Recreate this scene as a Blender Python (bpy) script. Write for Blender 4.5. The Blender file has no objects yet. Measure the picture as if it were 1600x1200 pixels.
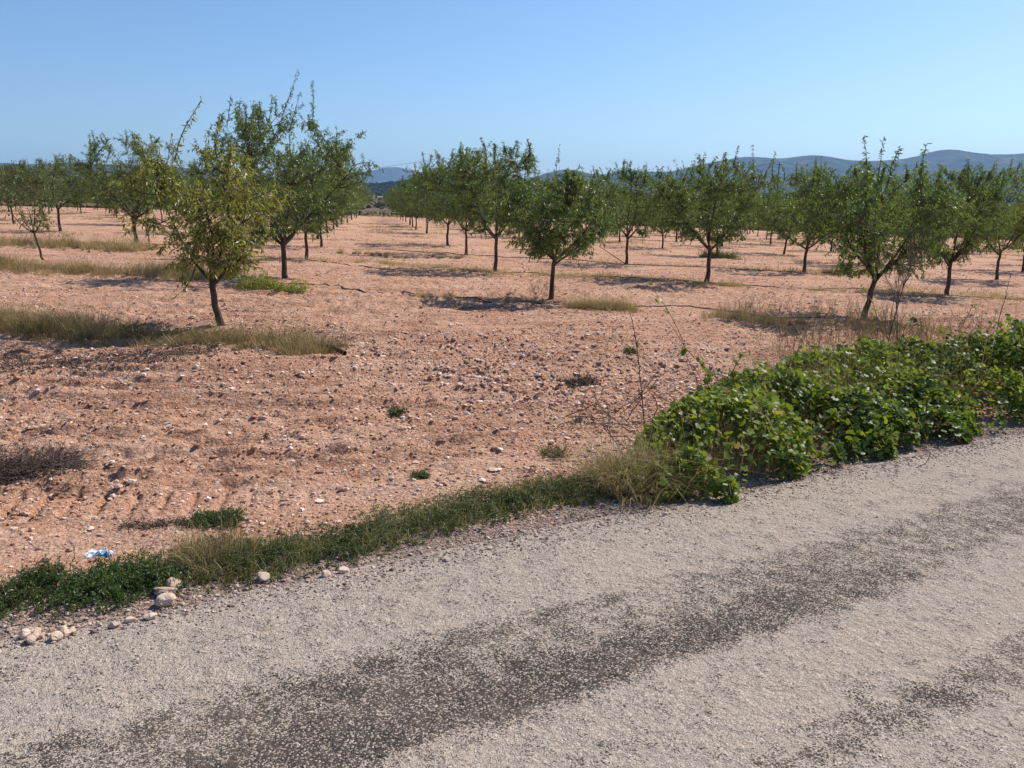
import bpy, math, random
import numpy as np
from mathutils import Vector
R = math.radians
rng = np.random.default_rng(7)
random.seed(7)
scene = bpy.context.scene
COL = scene.collection

# ------------------------------------------------------------------ camera
CAM_H = 1.7
F_PX, HOR = 1256.0, 305.0            # focal length in px of the 1600 px wide photo, row of the true horizon
PITCH = math.atan((600 - HOR) / F_PX)
cam = bpy.data.cameras.new('camera')
cam.sensor_width = 36.0
cam.lens = 36.0 * F_PX / 1600.0
cam.clip_start = 0.05
cam.clip_end = 30000
camo = bpy.data.objects.new('camera', cam)
camo.location = (0, 0, CAM_H)
camo.rotation_euler = (R(90) - PITCH, 0, 0)
COL.objects.link(camo)
scene.camera = camo

# ------------------------------------------------------------------ sky, sun, exposure
SUN_AZ, SUN_EL = R(50), R(44)        # azimuth from +Y towards +X
world = bpy.data.worlds.new('World')
scene.world = world
world.use_nodes = True
wn = world.node_tree
sky = wn.nodes.new('ShaderNodeTexSky')
sky.sky_type = 'NISHITA'
sky.sun_disc = False
sky.sun_elevation = SUN_EL
sky.sun_rotation = SUN_AZ
sky.altitude = 300
sky.air_density = 1.0
sky.dust_density = 0.8
sky.ozone_density = 4.0
tn = wn.nodes.new('ShaderNodeMix'); tn.data_type = 'RGBA'; tn.blend_type = 'MULTIPLY'; tn.inputs[0].default_value = 1.0
tn.inputs[7].default_value = (.84, .97, 1.10, 1)
wn.links.new(sky.outputs[0], tn.inputs[6])
wn.links.new(tn.outputs[2], wn.nodes['Background'].inputs['Color'])
wn.nodes['Background'].inputs['Strength'].default_value = 0.098
sun = bpy.data.lights.new('sun', 'SUN')
sun.energy = 4.9
sun.angle = R(0.5)
sun.color = (1.0, 0.94, 0.86)
suno = bpy.data.objects.new('sun', sun)
sd = Vector((math.sin(SUN_AZ) * math.cos(SUN_EL), math.cos(SUN_AZ) * math.cos(SUN_EL), math.sin(SUN_EL)))
suno.rotation_euler = sd.to_track_quat('Z', 'Y').to_euler()
suno.location = (20, 20, 40)
COL.objects.link(suno)
scene.view_settings.view_transform = 'Standard'
scene.view_settings.look = 'None'
scene.view_settings.exposure = 0.40
scene.view_settings.gamma = 1.0
scene.cycles.max_bounces = 6
scene.cycles.transparent_max_bounces = 8
scene.cycles.volume_bounces = 0

# ------------------------------------------------------------------ helpers
def smooth(a, b, x):
    t = np.clip((x - a) / (b - a), 0, 1)
    return t * t * (3 - 2 * t)

def _hash(ix, iy, seed):
    h = (ix.astype(np.int64) * 374761393 + iy.astype(np.int64) * 668265263 + seed * 974634777) & 0xffffffff
    h = ((h ^ (h >> 13)) * 1274126177) & 0xffffffff
    h = (h ^ (h >> 16)) & 0xffffffff
    return h / 4294967295.0

def vnoise(x, y, seed=0):
    x = np.asarray(x, float); y = np.asarray(y, float)
    ix = np.floor(x); iy = np.floor(y)
    fx = x - ix; fy = y - iy
    fx = fx * fx * (3 - 2 * fx); fy = fy * fy * (3 - 2 * fy)
    a = _hash(ix, iy, seed); b = _hash(ix + 1, iy, seed)
    c = _hash(ix, iy + 1, seed); d = _hash(ix + 1, iy + 1, seed)
    return (a + (b - a) * fx) * (1 - fy) + (c + (d - c) * fx) * fy - 0.5

def fbm(x, y, seed=0, octv=4, gain=0.5):
    s = 0; a = 1.0
    for i in range(octv):
        s = s + a * vnoise(x * 2 ** i + 17.3 * i, y * 2 ** i - 9.1 * i, seed + i * 31)
        a *= gain
    return s

GA, GB = -0.0368, -0.0164            # fall of the field to the right and away from the road
E_ROAD = np.array([0.857, 0.515]); N_ROAD = np.array([-0.515, 0.857]); P_ROAD = np.array([0.0, 4.0])
U_ROW = np.array([-1.163, 6.867]); V_ROW = np.array([5.70, -1.05])

def road_st(x, y):
    dx, dy = x - P_ROAD[0], y - P_ROAD[1]
    return dx * E_ROAD[0] + dy * E_ROAD[1], dx * N_ROAD[0] + dy * N_ROAD[1]

def edge_t(s):
    return 0.06 * vnoise(s * 0.9, s * 0 + 3.3, 5) + 0.05 * vnoise(s * 5, s * 0 + 1.3, 6) + 0.03 * vnoise(s * 17, s * 0 + 8.3, 9)

def base_z(x, y):
    x = np.asarray(x, float); y = np.asarray(y, float)
    r = np.hypot(x, y)
    near = GA * 110 * np.tanh(x / 110) + GB * y
    return near + (-5.0 - near) * smooth(118, 210, r)

def ground_z(x, y):
    """height of the soil surface"""
    x = np.asarray(x, float); y = np.asarray(y, float)
    r = np.hypot(x, y)
    s, t = road_st(x, y)
    z = base_z(x, y)
    fade = 1 - smooth(60, 100, r)
    m = smooth(0.0, 0.6, t)
    fieldm = smooth(0.6, 1.6, t)
    d = 0.07 * fbm(x * 0.35, y * 0.35, 11, 2)
    # harrow furrows, bent by low noise
    p_ = x * 0.26 - y * 0.966; q_ = x * 0.966 + y * 0.26
    w = p_ + 1.3 * vnoise(q_ * 0.13, p_ * 0.13, 21) + 0.25 * vnoise(q_ * .5, p_ * .5, 20)
    patch = smooth(-0.15, 0.20, vnoise(q_ * 0.18 + 4, p_ * 0.45, 22))
    saw = (w / 0.42 + 1.2 * vnoise(q_ * .9, p_ * .9, 23)) % 1.0
    d = d + patch * 0.065 * (np.where(saw < .75, saw / .75, (1 - saw) / .25) - .5) * (1 - smooth(16, 30, r))
    # wheel ruts
    for off, dep in ((2.75, 0.03), (4.4, 0.03)):
        c = off + 0.35 * vnoise(s * 0.25, s * 0 + off, 24)
        k = np.exp(-((t - c) / 0.16) ** 2)
        d = d - dep * k * (0.8 + 0.25 * np.sin(s * 2 * math.pi / 0.17 + 3 * t) * smooth(-0.2, 0.2, vnoise(s * .5, t * 0, 28)) + .5 * vnoise(s * 1.5, t * 2, 34))
    # tractor tyre print with lug marks, lower left
    la = x * .995 + (y - 4.35) * .10; lb = -(x) * .10 + (y - 4.35) * .995 + .03 * np.sin(x * 2.1)
    win = (1 - smooth(.15, .21, np.abs(lb))) * (1 - smooth(-1.0, -.4, x))
    lug = (la / .155 + lb * .5 + .15 * vnoise(x * 3, y * 3, 33)) % 1.0
    d = d * (1 - .5 * win) - win * (.012 + .048 * np.exp(-((lug - .5) / .13) ** 2))
    # clods
    rough = 0.45 + 0.9 * smooth(-0.2, 0.3, vnoise(q_ * 0.25, p_ * 0.5, 25))
    rough = rough * (1 - .6 * win)
    d = d + .040 * (1 - np.abs(fbm(q_ * .55 + 3, p_ * 5.5, 35, 3)) * 2.2) * smooth(-.25, .2, vnoise(q_ * .3, p_ * .8, 36)) * (1 - smooth(16, 34, r)) * (1 - .7 * win)
    d = d + rough * 0.050 * fbm(q_ * 1.8, p_ * 3.4, 26, 3) + rough * 0.050 * fbm(q_ * 7, p_ * 11, 27, 3) * (1 - smooth(14, 30, r))
    d = d * fieldm * fade + m * 0.05 * fade
    d = d + (1 - fieldm) * 0.018 * fbm(x * 7, y * 7, 29, 2) * smooth(-0.2, 0.1, t) * fade
    # the soil lies under the road
    d = d - 0.05 * (1 - smooth(-0.30, 0.0, t)) * fade + 0.012 * smooth(-0.1, 0.05, t) * (1 - m)
    z = z + d
    # rough plain beyond the orchard
    far = smooth(150, 400, r)
    z = z + far * 6 * fbm(x * 0.0016, y * 0.0016, 40, 3)
    return z

def gz(x, y):
    return float(ground_z(np.array([x]), np.array([y]))[0])

def at(X, Y, on=True):
    """photo pixel -> point on the field plane"""
    c, s = math.cos(PITCH), math.sin(PITCH)
    u = (X - 800) / F_PX; v = -(Y - 600) / F_PX
    dx, dy, dz = u, c + v * s, -s + v * c
    k = -CAM_H / (dz - GA * dx - GB * dy)
    x, y = dx * k, dy * k
    return np.array([x, y, gz(x, y) if on else 0])

def make_mesh(name, verts, faces, mats=(), smooth_shade=True, attrs=None, mat_idx=None):
    """faces: list of int arrays (n,k)"""
    verts = np.ascontiguousarray(verts, dtype=np.float32)
    if isinstance(faces, np.ndarray): faces = [faces]
    faces = [f for f in faces if len(f)]
    me = bpy.data.meshes.new(name)
    nl = sum(f.size for f in faces); nf = sum(len(f) for f in faces)
    me.vertices.add(len(verts)); me.vertices.foreach_set('co', verts.ravel())
    me.loops.add(nl); me.polygons.add(nf)
    me.loops.foreach_set('vertex_index', np.concatenate([f.ravel() for f in faces]).astype(np.int32))
    tot = np.concatenate([np.full(len(f), f.shape[1]) for f in faces]).astype(np.int32)
    start = np.concatenate([[0], np.cumsum(tot)[:-1]]).astype(np.int32)
    me.polygons.foreach_set('loop_start', start)
    me.polygons.foreach_set('loop_total', tot)
    me.polygons.foreach_set('use_smooth', np.full(nf, smooth_shade, dtype=bool))
    for m in mats: me.materials.append(m)
    if mat_idx is not None: me.polygons.foreach_set('material_index', np.asarray(mat_idx, np.int32))
    if attrs:
        for k, a in attrs.items():
            at_ = me.attributes.new(k, 'FLOAT', 'POINT')
            at_.data.foreach_set('value', np.asarray(a, np.float32))
    me.update(calc_edges=True)
    me.validate(clean_customdata=False)
    return me

class MB:
    """collects geometry for one mesh"""
    def __init__(s): s.v = []; s.f = []; s.t = []; s.m = []; s.n = 0
    def add(s, v, f, tint=0.5, mi=0):
        v = np.asarray(v, float).reshape(-1, 3); f = np.asarray(f, int)
        s.v.append(v); s.f.append(f + s.n); s.n += len(v)
        s.t.append(np.broadcast_to(np.asarray(tint, float), (len(v),)))
        s.m.append(np.full(len(f), mi))
    def build(s, name, mats, parent=None, smooth_shade=True):
        me = make_mesh(name, np.concatenate(s.v), s.f, mats, smooth_shade, {'tint': np.concatenate(s.t)}, np.concatenate(s.m))
        o = bpy.data.objects.new(name, me); COL.objects.link(o)
        if parent is not None: o.parent = parent
        return o

def tag(o, label=None, cat=None, group=None, kind=None):
    if label: o['label'] = label
    if cat: o['category'] = cat
    if group: o['group'] = group
    if kind: o['kind'] = kind
    return o

def empty(name, loc, rz=0):
    o = bpy.data.objects.new(name, None); o.empty_display_size = 0.2
    o.location = loc; o.rotation_euler = (0, 0, rz); COL.objects.link(o); return o

def norm(v):
    return v / np.maximum(np.linalg.norm(v, axis=-1, keepdims=True), 1e-9)

def tubes(P, Rr, sides):
    """P (N,m,3) polylines, Rr (N,m) radii -> verts, quads"""
    P = np.asarray(P, float); Rr = np.asarray(Rr, float)
    N, m, _ = P.shape
    T = np.empty_like(P); T[:, 1:-1] = P[:, 2:] - P[:, :-2]; T[:, 0] = P[:, 1] - P[:, 0]; T[:, -1] = P[:, -1] - P[:, -2]
    T = norm(T)
    ref = np.where(np.abs(T[:, :1, 2:3]) > 0.9, np.array([1.0, 0, 0]), np.array([0, 0, 1.0]))
    ref = np.broadcast_to(ref, P.shape)
    A = norm(np.cross(T, ref)); B = np.cross(T, A)
    an = np.arange(sides) * 2 * math.pi / sides
    V = P[:, :, None] + Rr[:, :, None, None] * (A[:, :, None] * np.cos(an)[:, None] + B[:, :, None] * np.sin(an)[:, None])
    idx = np.arange(N * m * sides).reshape(N, m, sides)
    a = idx[:, :-1]; b = idx[:, 1:]
    F = np.stack([a, np.roll(a, -1, 2), np.roll(b, -1, 2), b], -1).reshape(-1, 4)
    return V.reshape(-1, 3), F

def leaves(P, D, L, W, fold=0.25, g=rng):
    """lance-shaped leaves at P pointing along D; two quads-ish (4 verts, 2 tris)"""
    n = len(P)
    D = norm(D)
    S = norm(np.cross(D, norm(g.normal(size=(n, 3)))))
    Nn = np.cross(D, S)
    L = np.asarray(L).reshape(-1, 1); W = np.asarray(W).reshape(-1, 1)
    v0 = P; v2 = P + D * L + Nn * L * g.uniform(-.15, .15, (n, 1))
    mid = P + D * L * 0.45
    v1 = mid + S * W * .5 + Nn * W * fold; v3 = mid - S * W * .5 + Nn * W * fold
    V = np.stack([v0, v1, v2, v3], 1).reshape(-1, 3)
    i = np.arange(n) * 4
    F = np.concatenate([np.stack([i, i + 1, i + 2], 1), np.stack([i, i + 2, i + 3], 1)])
    return V, F

def blades(P, Hh, W, lean, g=rng):
    """grass blades: 5 verts; tapering, bent"""
    n = len(P)
    az = g.uniform(0, 2 * math.pi, n); d = np.stack([np.cos(az), np.sin(az), np.zeros(n)], 1)
    az2 = g.uniform(0, 2 * math.pi, n); w = np.stack([np.cos(az2), np.sin(az2), np.zeros(n)], 1)
    Hh = np.asarray(Hh).reshape(-1, 1); W = np.asarray(W).reshape(-1, 1)
    lean = np.asarray(lean).reshape(-1, 1)
    up = np.array([0, 0, 1.0])
    m = P + up * Hh * .55 + d * Hh * lean * .35
    tp = P + up * Hh * (1 - .35 * lean) + d * Hh * lean
    V = np.stack([P - w * W * .5, P + w * W * .5, m + w * W * .38, m - w * W * .38, tp], 1).reshape(-1, 3)
    i = np.arange(n) * 5
    F4 = np.stack([i, i + 1, i + 2, i + 3], 1); F3 = np.stack([i + 3, i + 2, i + 4], 1)
    return V, F4, F3

# ------------------------------------------------------------------ materials
def newmat(name):
    m = bpy.data.materials.new(name); m.use_nodes = True
    nt = m.node_tree; nt.nodes.clear()
    out = nt.nodes.new('ShaderNodeOutputMaterial')
    return m, nt, out

def N(nt, t, **kw):
    n = nt.nodes.new(t)
    for k, v in kw.items():
        if k in ('inputs',):
            for a, b in v.items(): n.inputs[a].default_value = b
        else: setattr(n, k, v)
    return n

def ramp(nt, fac, stops, interp='LINEAR'):
    r = nt.nodes.new('ShaderNodeValToRGB'); r.color_ramp.interpolation = interp
    els = r.color_ramp.elements
    while len(els) > 1: els.remove(els[-1])
    els[0].position = stops[0][0]; els[0].color = (*stops[0][1], 1)
    for p, c in stops[1:]:
        e = els.new(p); e.color = (*c, 1)
    nt.links.new(fac, r.inputs[0])
    return r.outputs[0]

def mix(nt, fac, a, b, mode='MIX'):
    n = nt.nodes.new('ShaderNodeMix'); n.data_type = 'RGBA'; n.blend_type = mode
    for sock, v in ((n.inputs[0], fac), (n.inputs[6], a), (n.inputs[7], b)):
        if isinstance(v, (int, float)): sock.default_value = v
        elif isinstance(v, tuple): sock.default_value = (*v, 1)
        else: nt.links.new(v, sock)
    return n.outputs[2]

def math_(nt, op, a, b=None, clamp=False):
    n = nt.nodes.new('ShaderNodeMath'); n.operation = op; n.use_clamp = clamp
    for i, v in enumerate((a, b)):
        if v is None: continue
        if isinstance(v, (int, float)): n.inputs[i].default_value = v
        else: nt.links.new(v, n.inputs[i])
    return n.outputs[0]

def maprange(nt, v, a, b, c=0., d=1.):
    n = nt.nodes.new('ShaderNodeMapRange'); n.interpolation_type = 'SMOOTHSTEP'
    nt.links.new(v, n.inputs[0])
    for i, x in enumerate((a, b, c, d)): n.inputs[i + 1].default_value = x
    return n.outputs[0]

def noise_n(nt, vec, scale, detail=4, rough=.55, dist=0.):
    n = nt.nodes.new('ShaderNodeTexNoise'); n.inputs['Scale'].default_value = scale
    n.inputs['Detail'].default_value = detail; n.inputs['Roughness'].default_value = rough
    n.inputs['Distortion'].default_value = dist
    nt.links.new(vec, n.inputs['Vector']); return n.outputs[0]

def voro(nt, vec, scale, out='Color', feat='F1'):
    n = nt.nodes.new('ShaderNodeTexVoronoi'); n.feature = feat
    n.inputs['Scale'].default_value = scale
    nt.links.new(vec, n.inputs['Vector']); return n.outputs[out]

def sepx(nt, col, i=0):
    n = nt.nodes.new('ShaderNodeSeparateColor'); nt.links.new(col, n.inputs[0]); return n.outputs[i]

def bump(nt, h, strength, dist, prev=None):
    n = nt.nodes.new('ShaderNodeBump'); n.inputs['Strength'].default_value = strength
    n.inputs['Distance'].default_value = dist
    nt.links.new(h, n.inputs['Height'])
    if prev is not None: nt.links.new(prev, n.inputs['Normal'])
    return n.outputs[0]

def principled(nt, out, col, rough=.9, normal=None, spec=.25):
    p = nt.nodes.new('ShaderNodeBsdfPrincipled')
    if isinstance(col, tuple): p.inputs['Base Color'].default_value = (*col, 1)
    else: nt.links.new(col, p.inputs['Base Color'])
    p.inputs['Roughness'].default_value = rough
    p.inputs['Specular IOR Level'].default_value = spec
    if normal is not None: nt.links.new(normal, p.inputs['Normal'])
    nt.links.new(p.outputs[0], out.inputs[0]); return p

def tint_mat(name, stops, rough=.9, spec=.2, nscale=None, bumpd=0., objvar=0.):
    """colour picked along a ramp by the mesh's own per-piece tint value"""
    m, nt, out = newmat(name)
    a = N(nt, 'ShaderNodeAttribute', attribute_name='tint').outputs['Fac']
    pos = N(nt, 'ShaderNodeTexCoord').outputs['Object']
    if nscale:
        nn = noise_n(nt, pos, nscale, 4)
        a = math_(nt, 'ADD', a, math_(nt, 'MULTIPLY', math_(nt, 'SUBTRACT', nn, .5), .5))
    col = ramp(nt, a, stops)
    nor = bump(nt, noise_n(nt, pos, nscale * 2, 4), .6, bumpd) if (nscale and bumpd) else None
    principled(nt, out, col, rough, nor, spec)
    return m

def leaf_mat(name, stops, trans=.35, gloss=.10, hue=0.0, tcol=(1.25, 1.35, .55)):
    m, nt, out = newmat(name)
    a = N(nt, 'ShaderNodeAttribute', attribute_name='tint').outputs['Fac']
    oi = N(nt, 'ShaderNodeObjectInfo').outputs['Random']
    a = math_(nt, 'ADD', a, math_(nt, 'MULTIPLY', math_(nt, 'SUBTRACT', oi, .5), hue))
    col = ramp(nt, a, stops)
    d = N(nt, 'ShaderNodeBsdfDiffuse'); nt.links.new(col, d.inputs[0])
    t = N(nt, 'ShaderNodeBsdfTranslucent')
    tc = mix(nt, 1.0, col, tcol, 'MULTIPLY'); nt.links.new(tc, t.inputs[0])
    g = N(nt, 'ShaderNodeBsdfGlossy'); g.inputs[0].default_value = (.9, .95, 1, 1); g.inputs['Roughness'].default_value = .42
    m1 = N(nt, 'ShaderNodeMixShader'); m1.inputs[0].default_value = trans
    nt.links.new(d.outputs[0], m1.inputs[1]); nt.links.new(t.outputs[0], m1.inputs[2])
    m2 = N(nt, 'ShaderNodeMixShader'); m2.inputs[0].default_value = gloss
    nt.links.new(m1.outputs[0], m2.inputs[1]); nt.links.new(g.outputs[0], m2.inputs[2])
    nt.links.new(m2.outputs[0], out.inputs[0])
    return m

M = {}
M['leaf'] = leaf_mat('almond_leaf', [(0, (.060, .095, .030)), (.45, (.120, .170, .042)), (.8, (.20, .235, .052)), (.95, (.30, .27, .08)), (1, (.38, .24, .08))], .45, .05, .10)
M['leaf_yellow'] = leaf_mat('almond_leaf_yellowing', [(0, (.10, .115, .030)), (.4, (.21, .215, .050)), (.8, (.33, .30, .075)), (1, (.44, .32, .12))], .48, .04)
M['leaf_rusty'] = leaf_mat('almond_leaf_rusty', [(0, (.08, .085, .03)), (.5, (.15, .13, .04)), (1, (.30, .16, .06))], .35, .06)
M['bark'] = tint_mat('bark', [(0, (.045, .032, .026)), (.5, (.09, .066, .052)), (1, (.17, .13, .105))], .95, .1, 30, .01)
M['twig'] = tint_mat('twig_bark', [(0, (.05, .035, .025)), (1, (.16, .11, .075))], .9, .1)
M['vine_leaf'] = leaf_mat('grape_leaf', [(0, (.060, .085, .020)), (.45, (.150, .190, .030)), (.8, (.25, .285, .045)), (.93, (.34, .31, .08)), (1, (.30, .18, .09))], .42, .02)
M['vine_cane'] = tint_mat('vine_cane', [(0, (.10, .06, .035)), (1, (.22, .13, .07))], .8, .2)
M['weed_leaf'] = leaf_mat('weed_leaf', [(0, (.05, .066, .026)), (.5, (.10, .12, .040)), (.85, (.17, .18, .065)), (1, (.36, .28, .16))], .35, .03)
M['lush_leaf'] = leaf_mat('lush_weed_leaf', [(0, (.05, .080, .026)), (.6, (.10, .145, .042)), (1, (.21, .24, .08))], .4, .03)
M['dry_grass'] = leaf_mat('dry_grass', [(0, (.11, .090, .038)), (.35, (.235, .182, .082)), (.75, (.42, .325, .165)), (1, (.56, .45, .27))], .28, .02, 0, (1.15, 1.08, .68))
M['dead_twig'] = tint_mat('dead_twig', [(0, (.06, .045, .038)), (1, (.20, .15, .12))], .95, .1)
M['stone'] = tint_mat('stone', [(0, (.28, .125, .072)), (.35, (.42, .225, .145)), (.65, (.60, .40, .30)), (1, (.78, .64, .52))], .92, .2, 14)
M['pebble'] = tint_mat('pebble', [(0, (.16, .10, .08)), (.45, (.34, .25, .195)), (1, (.60, .49, .41))], .92, .2)
M['rock'] = tint_mat('field_rock', [(0, (.34, .22, .155)), (.5, (.50, .36, .265)), (1, (.64, .50, .39))], .93, .2, 22, .006)
M['hose'] = tint_mat('black_plastic', [(0, (.018, .017, .018)), (1, (.05, .042, .04))], .55, .4)
M['pole'] = tint_mat('weathered_wood', [(0, (.07, .06, .055)), (1, (.14, .12, .10))], .9, .1)
M['wire'] = tint_mat('cable', [(0, (.03, .03, .035)), (1, (.04, .04, .045))], .6, .3)
M['plastic_white'] = tint_mat('crumpled_white_film', [(0, (.75, .78, .82)), (1, (.85, .87, .9))], .35, .5)
M['plastic_blue'] = tint_mat('crumpled_blue_film', [(0, (.05, .33, .50)), (1, (.08, .42, .60))], .35, .5)
M['far_leaf'] = tint_mat('distant_foliage', [(0, (.022, .035, .018)), (.5, (.04, .055, .025)), (1, (.075, .08, .035))], .95, .05)
M['scrub'] = tint_mat('scrub_foliage', [(0, (.085, .085, .040)), (.5, (.19, .155, .085)), (1, (.32, .25, .16))], .95, .05)
M['whitewash'] = tint_mat('whitewash', [(0, (.62, .60, .57)), (1, (.72, .70, .66))], .9, .1)
M['roof_tile'] = tint_mat('roof_tile', [(0, (.30, .15, .10)), (1, (.42, .24, .17))], .9, .1)
M['dark_opening'] = tint_mat('dark_opening', [(0, (.03, .03, .035)), (1, (.05, .05, .055))], .5, .3)

def soil_material():
    m, nt, out = newmat('red_stony_soil')
    pos = N(nt, 'ShaderNodeTexCoord').outputs['Object']
    # stretched coordinates (streaks follow the harrow direction, parallel to the road)
    mp = N(nt, 'ShaderNodeMapping')
    mp.vector_type = 'TEXTURE'
    mp.inputs['Rotation'].default_value = (0, 0, R(15)); mp.inputs['Scale'].default_value = (3.2, 1, 1)
    nt.links.new(pos, mp.inputs[0]); st = mp.outputs[0]
    c = ramp(nt, noise_n(nt, st, 1.1, 6, .6), [(.32, (.22, .085, .043)), (.47, (.41, .195, .108)), (.62, (.60, .350, .225))])
    c = mix(nt, maprange(nt, noise_n(nt, st, .35, 4), .46, .66, 0, .7), c, (.60, .375, .25), 'MIX')
    sk = noise_n(nt, st, 4.5, 5, .65)
    c = mix(nt, maprange(nt, sk, .52, .66, 0, .55), c, (.20, .085, .048))
    c = mix(nt, maprange(nt, noise_n(nt, st, 1.7, 5, .6), .48, .62, 0, .7), c, (.70, .49, .365))
    fine = noise_n(nt, pos, 38, 5, .7)
    c = mix(nt, .60, c, ramp(nt, fine, [(.32, (.20, .080, .045)), (.5, (.46, .24, .145)), (.68, (.72, .51, .38))]))
    # pebbles of three sizes
    for sc, th, colr in ((26, .80, (.66, .48, .37)), (58, .70, (.60, .41, .31)), (120, .72, (.68, .52, .42))):
        rnd = sepx(nt, voro(nt, pos, sc)); dist = voro(nt, pos, sc, 'Distance')
        mk = math_(nt, 'MULTIPLY', math_(nt, 'GREATER_THAN', rnd, th), maprange(nt, dist, .42, .30))
        c = mix(nt, math_(nt, 'MULTIPLY', mk, .75), c, colr)
    # pale grey dusty verge beside the road, lower left
    # far land: patches of ploughed earth, stubble and scrub
    ln = N(nt, 'ShaderNodeVectorMath', operation='LENGTH'); nt.links.new(pos, ln.inputs[0]); dist = ln.outputs['Value']
    mp2 = N(nt, 'ShaderNodeMapping'); mp2.inputs['Scale'].default_value = (.35, 1, 1); nt.links.new(pos, mp2.inputs[0])
    pr = sepx(nt, voro(nt, mp2.outputs[0], .0075))
    farc = ramp(nt, pr, [(0, (.12, .085, .055)), (.3, (.24, .15, .105)), (.5, (.085, .075, .045)), (.7, (.28, .20, .14)), (.85, (.16, .105, .075)), (1, (.07, .07, .04))], 'CONSTANT')
    farc = mix(nt, maprange(nt, noise_n(nt, pos, .035, 5, .65), .42, .62), farc, (.09, .075, .045))
    c = mix(nt, maprange(nt, dist, 112, 135), c, farc)
    b = bump(nt, noise_n(nt, pos, 22, 6, .7), 1.0, .045)
    b = bump(nt, noise_n(nt, pos, 90, 3, .7), .8, .010, b)
    b = bump(nt, voro(nt, pos, 48, 'Distance'), .7, -.012, b)
    b = bump(nt, noise_n(nt, st, 3.0, 5, .6), 1.0, .11, b)
    du = N(nt, 'ShaderNodeAttribute', attribute_name='dust').outputs['Fac']
    c = mix(nt, 1.0, c, (1.05, 1.03, 1.01), 'MULTIPLY')
    c = mix(nt, math_(nt, 'MULTIPLY', du, .75), c, ramp(nt, fine, [(.3, (.14, .10, .078)), (.5, (.30, .235, .19)), (.7, (.50, .42, .35))]))
    principled(nt, out, c, .96, b, .08)
    return m

def road_material():
    m, nt, out = newmat('worn_chip_seal')
    uv = N(nt, 'ShaderNodeAttribute', attribute_name='tint').outputs['Fac']     # wear of the chips, 0..1
    pos = N(nt, 'ShaderNodeTexCoord').outputs['Object']
    v1 = voro(nt, pos, 185); r1 = sepx(nt, v1, 0); r1b = sepx(nt, v1, 1); d1 = voro(nt, pos, 185, 'Distance')
    v2 = voro(nt, pos, 230); r2 = sepx(nt, v2, 0)
    n1 = noise_n(nt, pos, 9.0, 5, .7)
    n2 = noise_n(nt, pos, 28.0, 4, .65)
    chips = ramp(nt, r1b, [(0, (.20, .165, .14)), (.3, (.35, .295, .24)), (.7, (.45, .38, .31)), (.93, (.56, .48, .40)), (1, (.84, .75, .65))])
    dust = mix(nt, .45, chips, ramp(nt, r2, [(0, (.28, .235, .195)), (1, (.50, .425, .35))]))
    wear = math_(nt, 'ADD', uv, math_(nt, 'MULTIPLY', math_(nt, 'SUBTRACT', n1, .5), 2.6))
    wear = math_(nt, 'ADD', wear, math_(nt, 'MULTIPLY', math_(nt, 'SUBTRACT', n2, .5), 1.3))
    wr = math_(nt, 'MINIMUM', math_(nt, 'MULTIPLY', wear, .90), .78)
    dark = maprange(nt, math_(nt, 'SUBTRACT', wr, r1), -.03, .05)
    tar = ramp(nt, n2, [(.3, (.024, .023, .024)), (.7, (.11, .088, .074))])
    c = mix(nt, math_(nt, 'MULTIPLY', dark, .97), dust, tar)
    # dust tone variation
    c = mix(nt, maprange(nt, noise_n(nt, pos, 1.6, 4), .45, .7, 0, .12), c, (.56, .43, .33))
    c = mix(nt, 1.0, c, (.93, .90, .875), 'MULTIPLY')
    h = math_(nt, 'ADD', math_(nt, 'MULTIPLY', d1, -1.0), math_(nt, 'MULTIPLY', dark, -.8))
    b = bump(nt, h, .7, .005)
    b = bump(nt, noise_n(nt, pos, 160, 3, .7), .6, .004, b)
    b = bump(nt, n2, .8, .018, b)
    b = bump(nt, n1, .8, .035, b)
    principled(nt, out, c, .95, b, .08)
    return m

def hill_material(name, cols, sc):
    m, nt, out = newmat(name)
    pos = N(nt, 'ShaderNodeTexCoord').outputs['Object']
    c = ramp(nt, noise_n(nt, pos, sc, 8, .65), cols)
    principled(nt, out, c, 1.0, None, 0.0)
    return m
M['soil'] = soil_material()
M['road'] = road_material()
M['hill'] = hill_material('wooded_hillside', [(.35, (.025, .040, .025)), (.52, (.05, .06, .035)), (.70, (.15, .115, .08))], .012)

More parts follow.
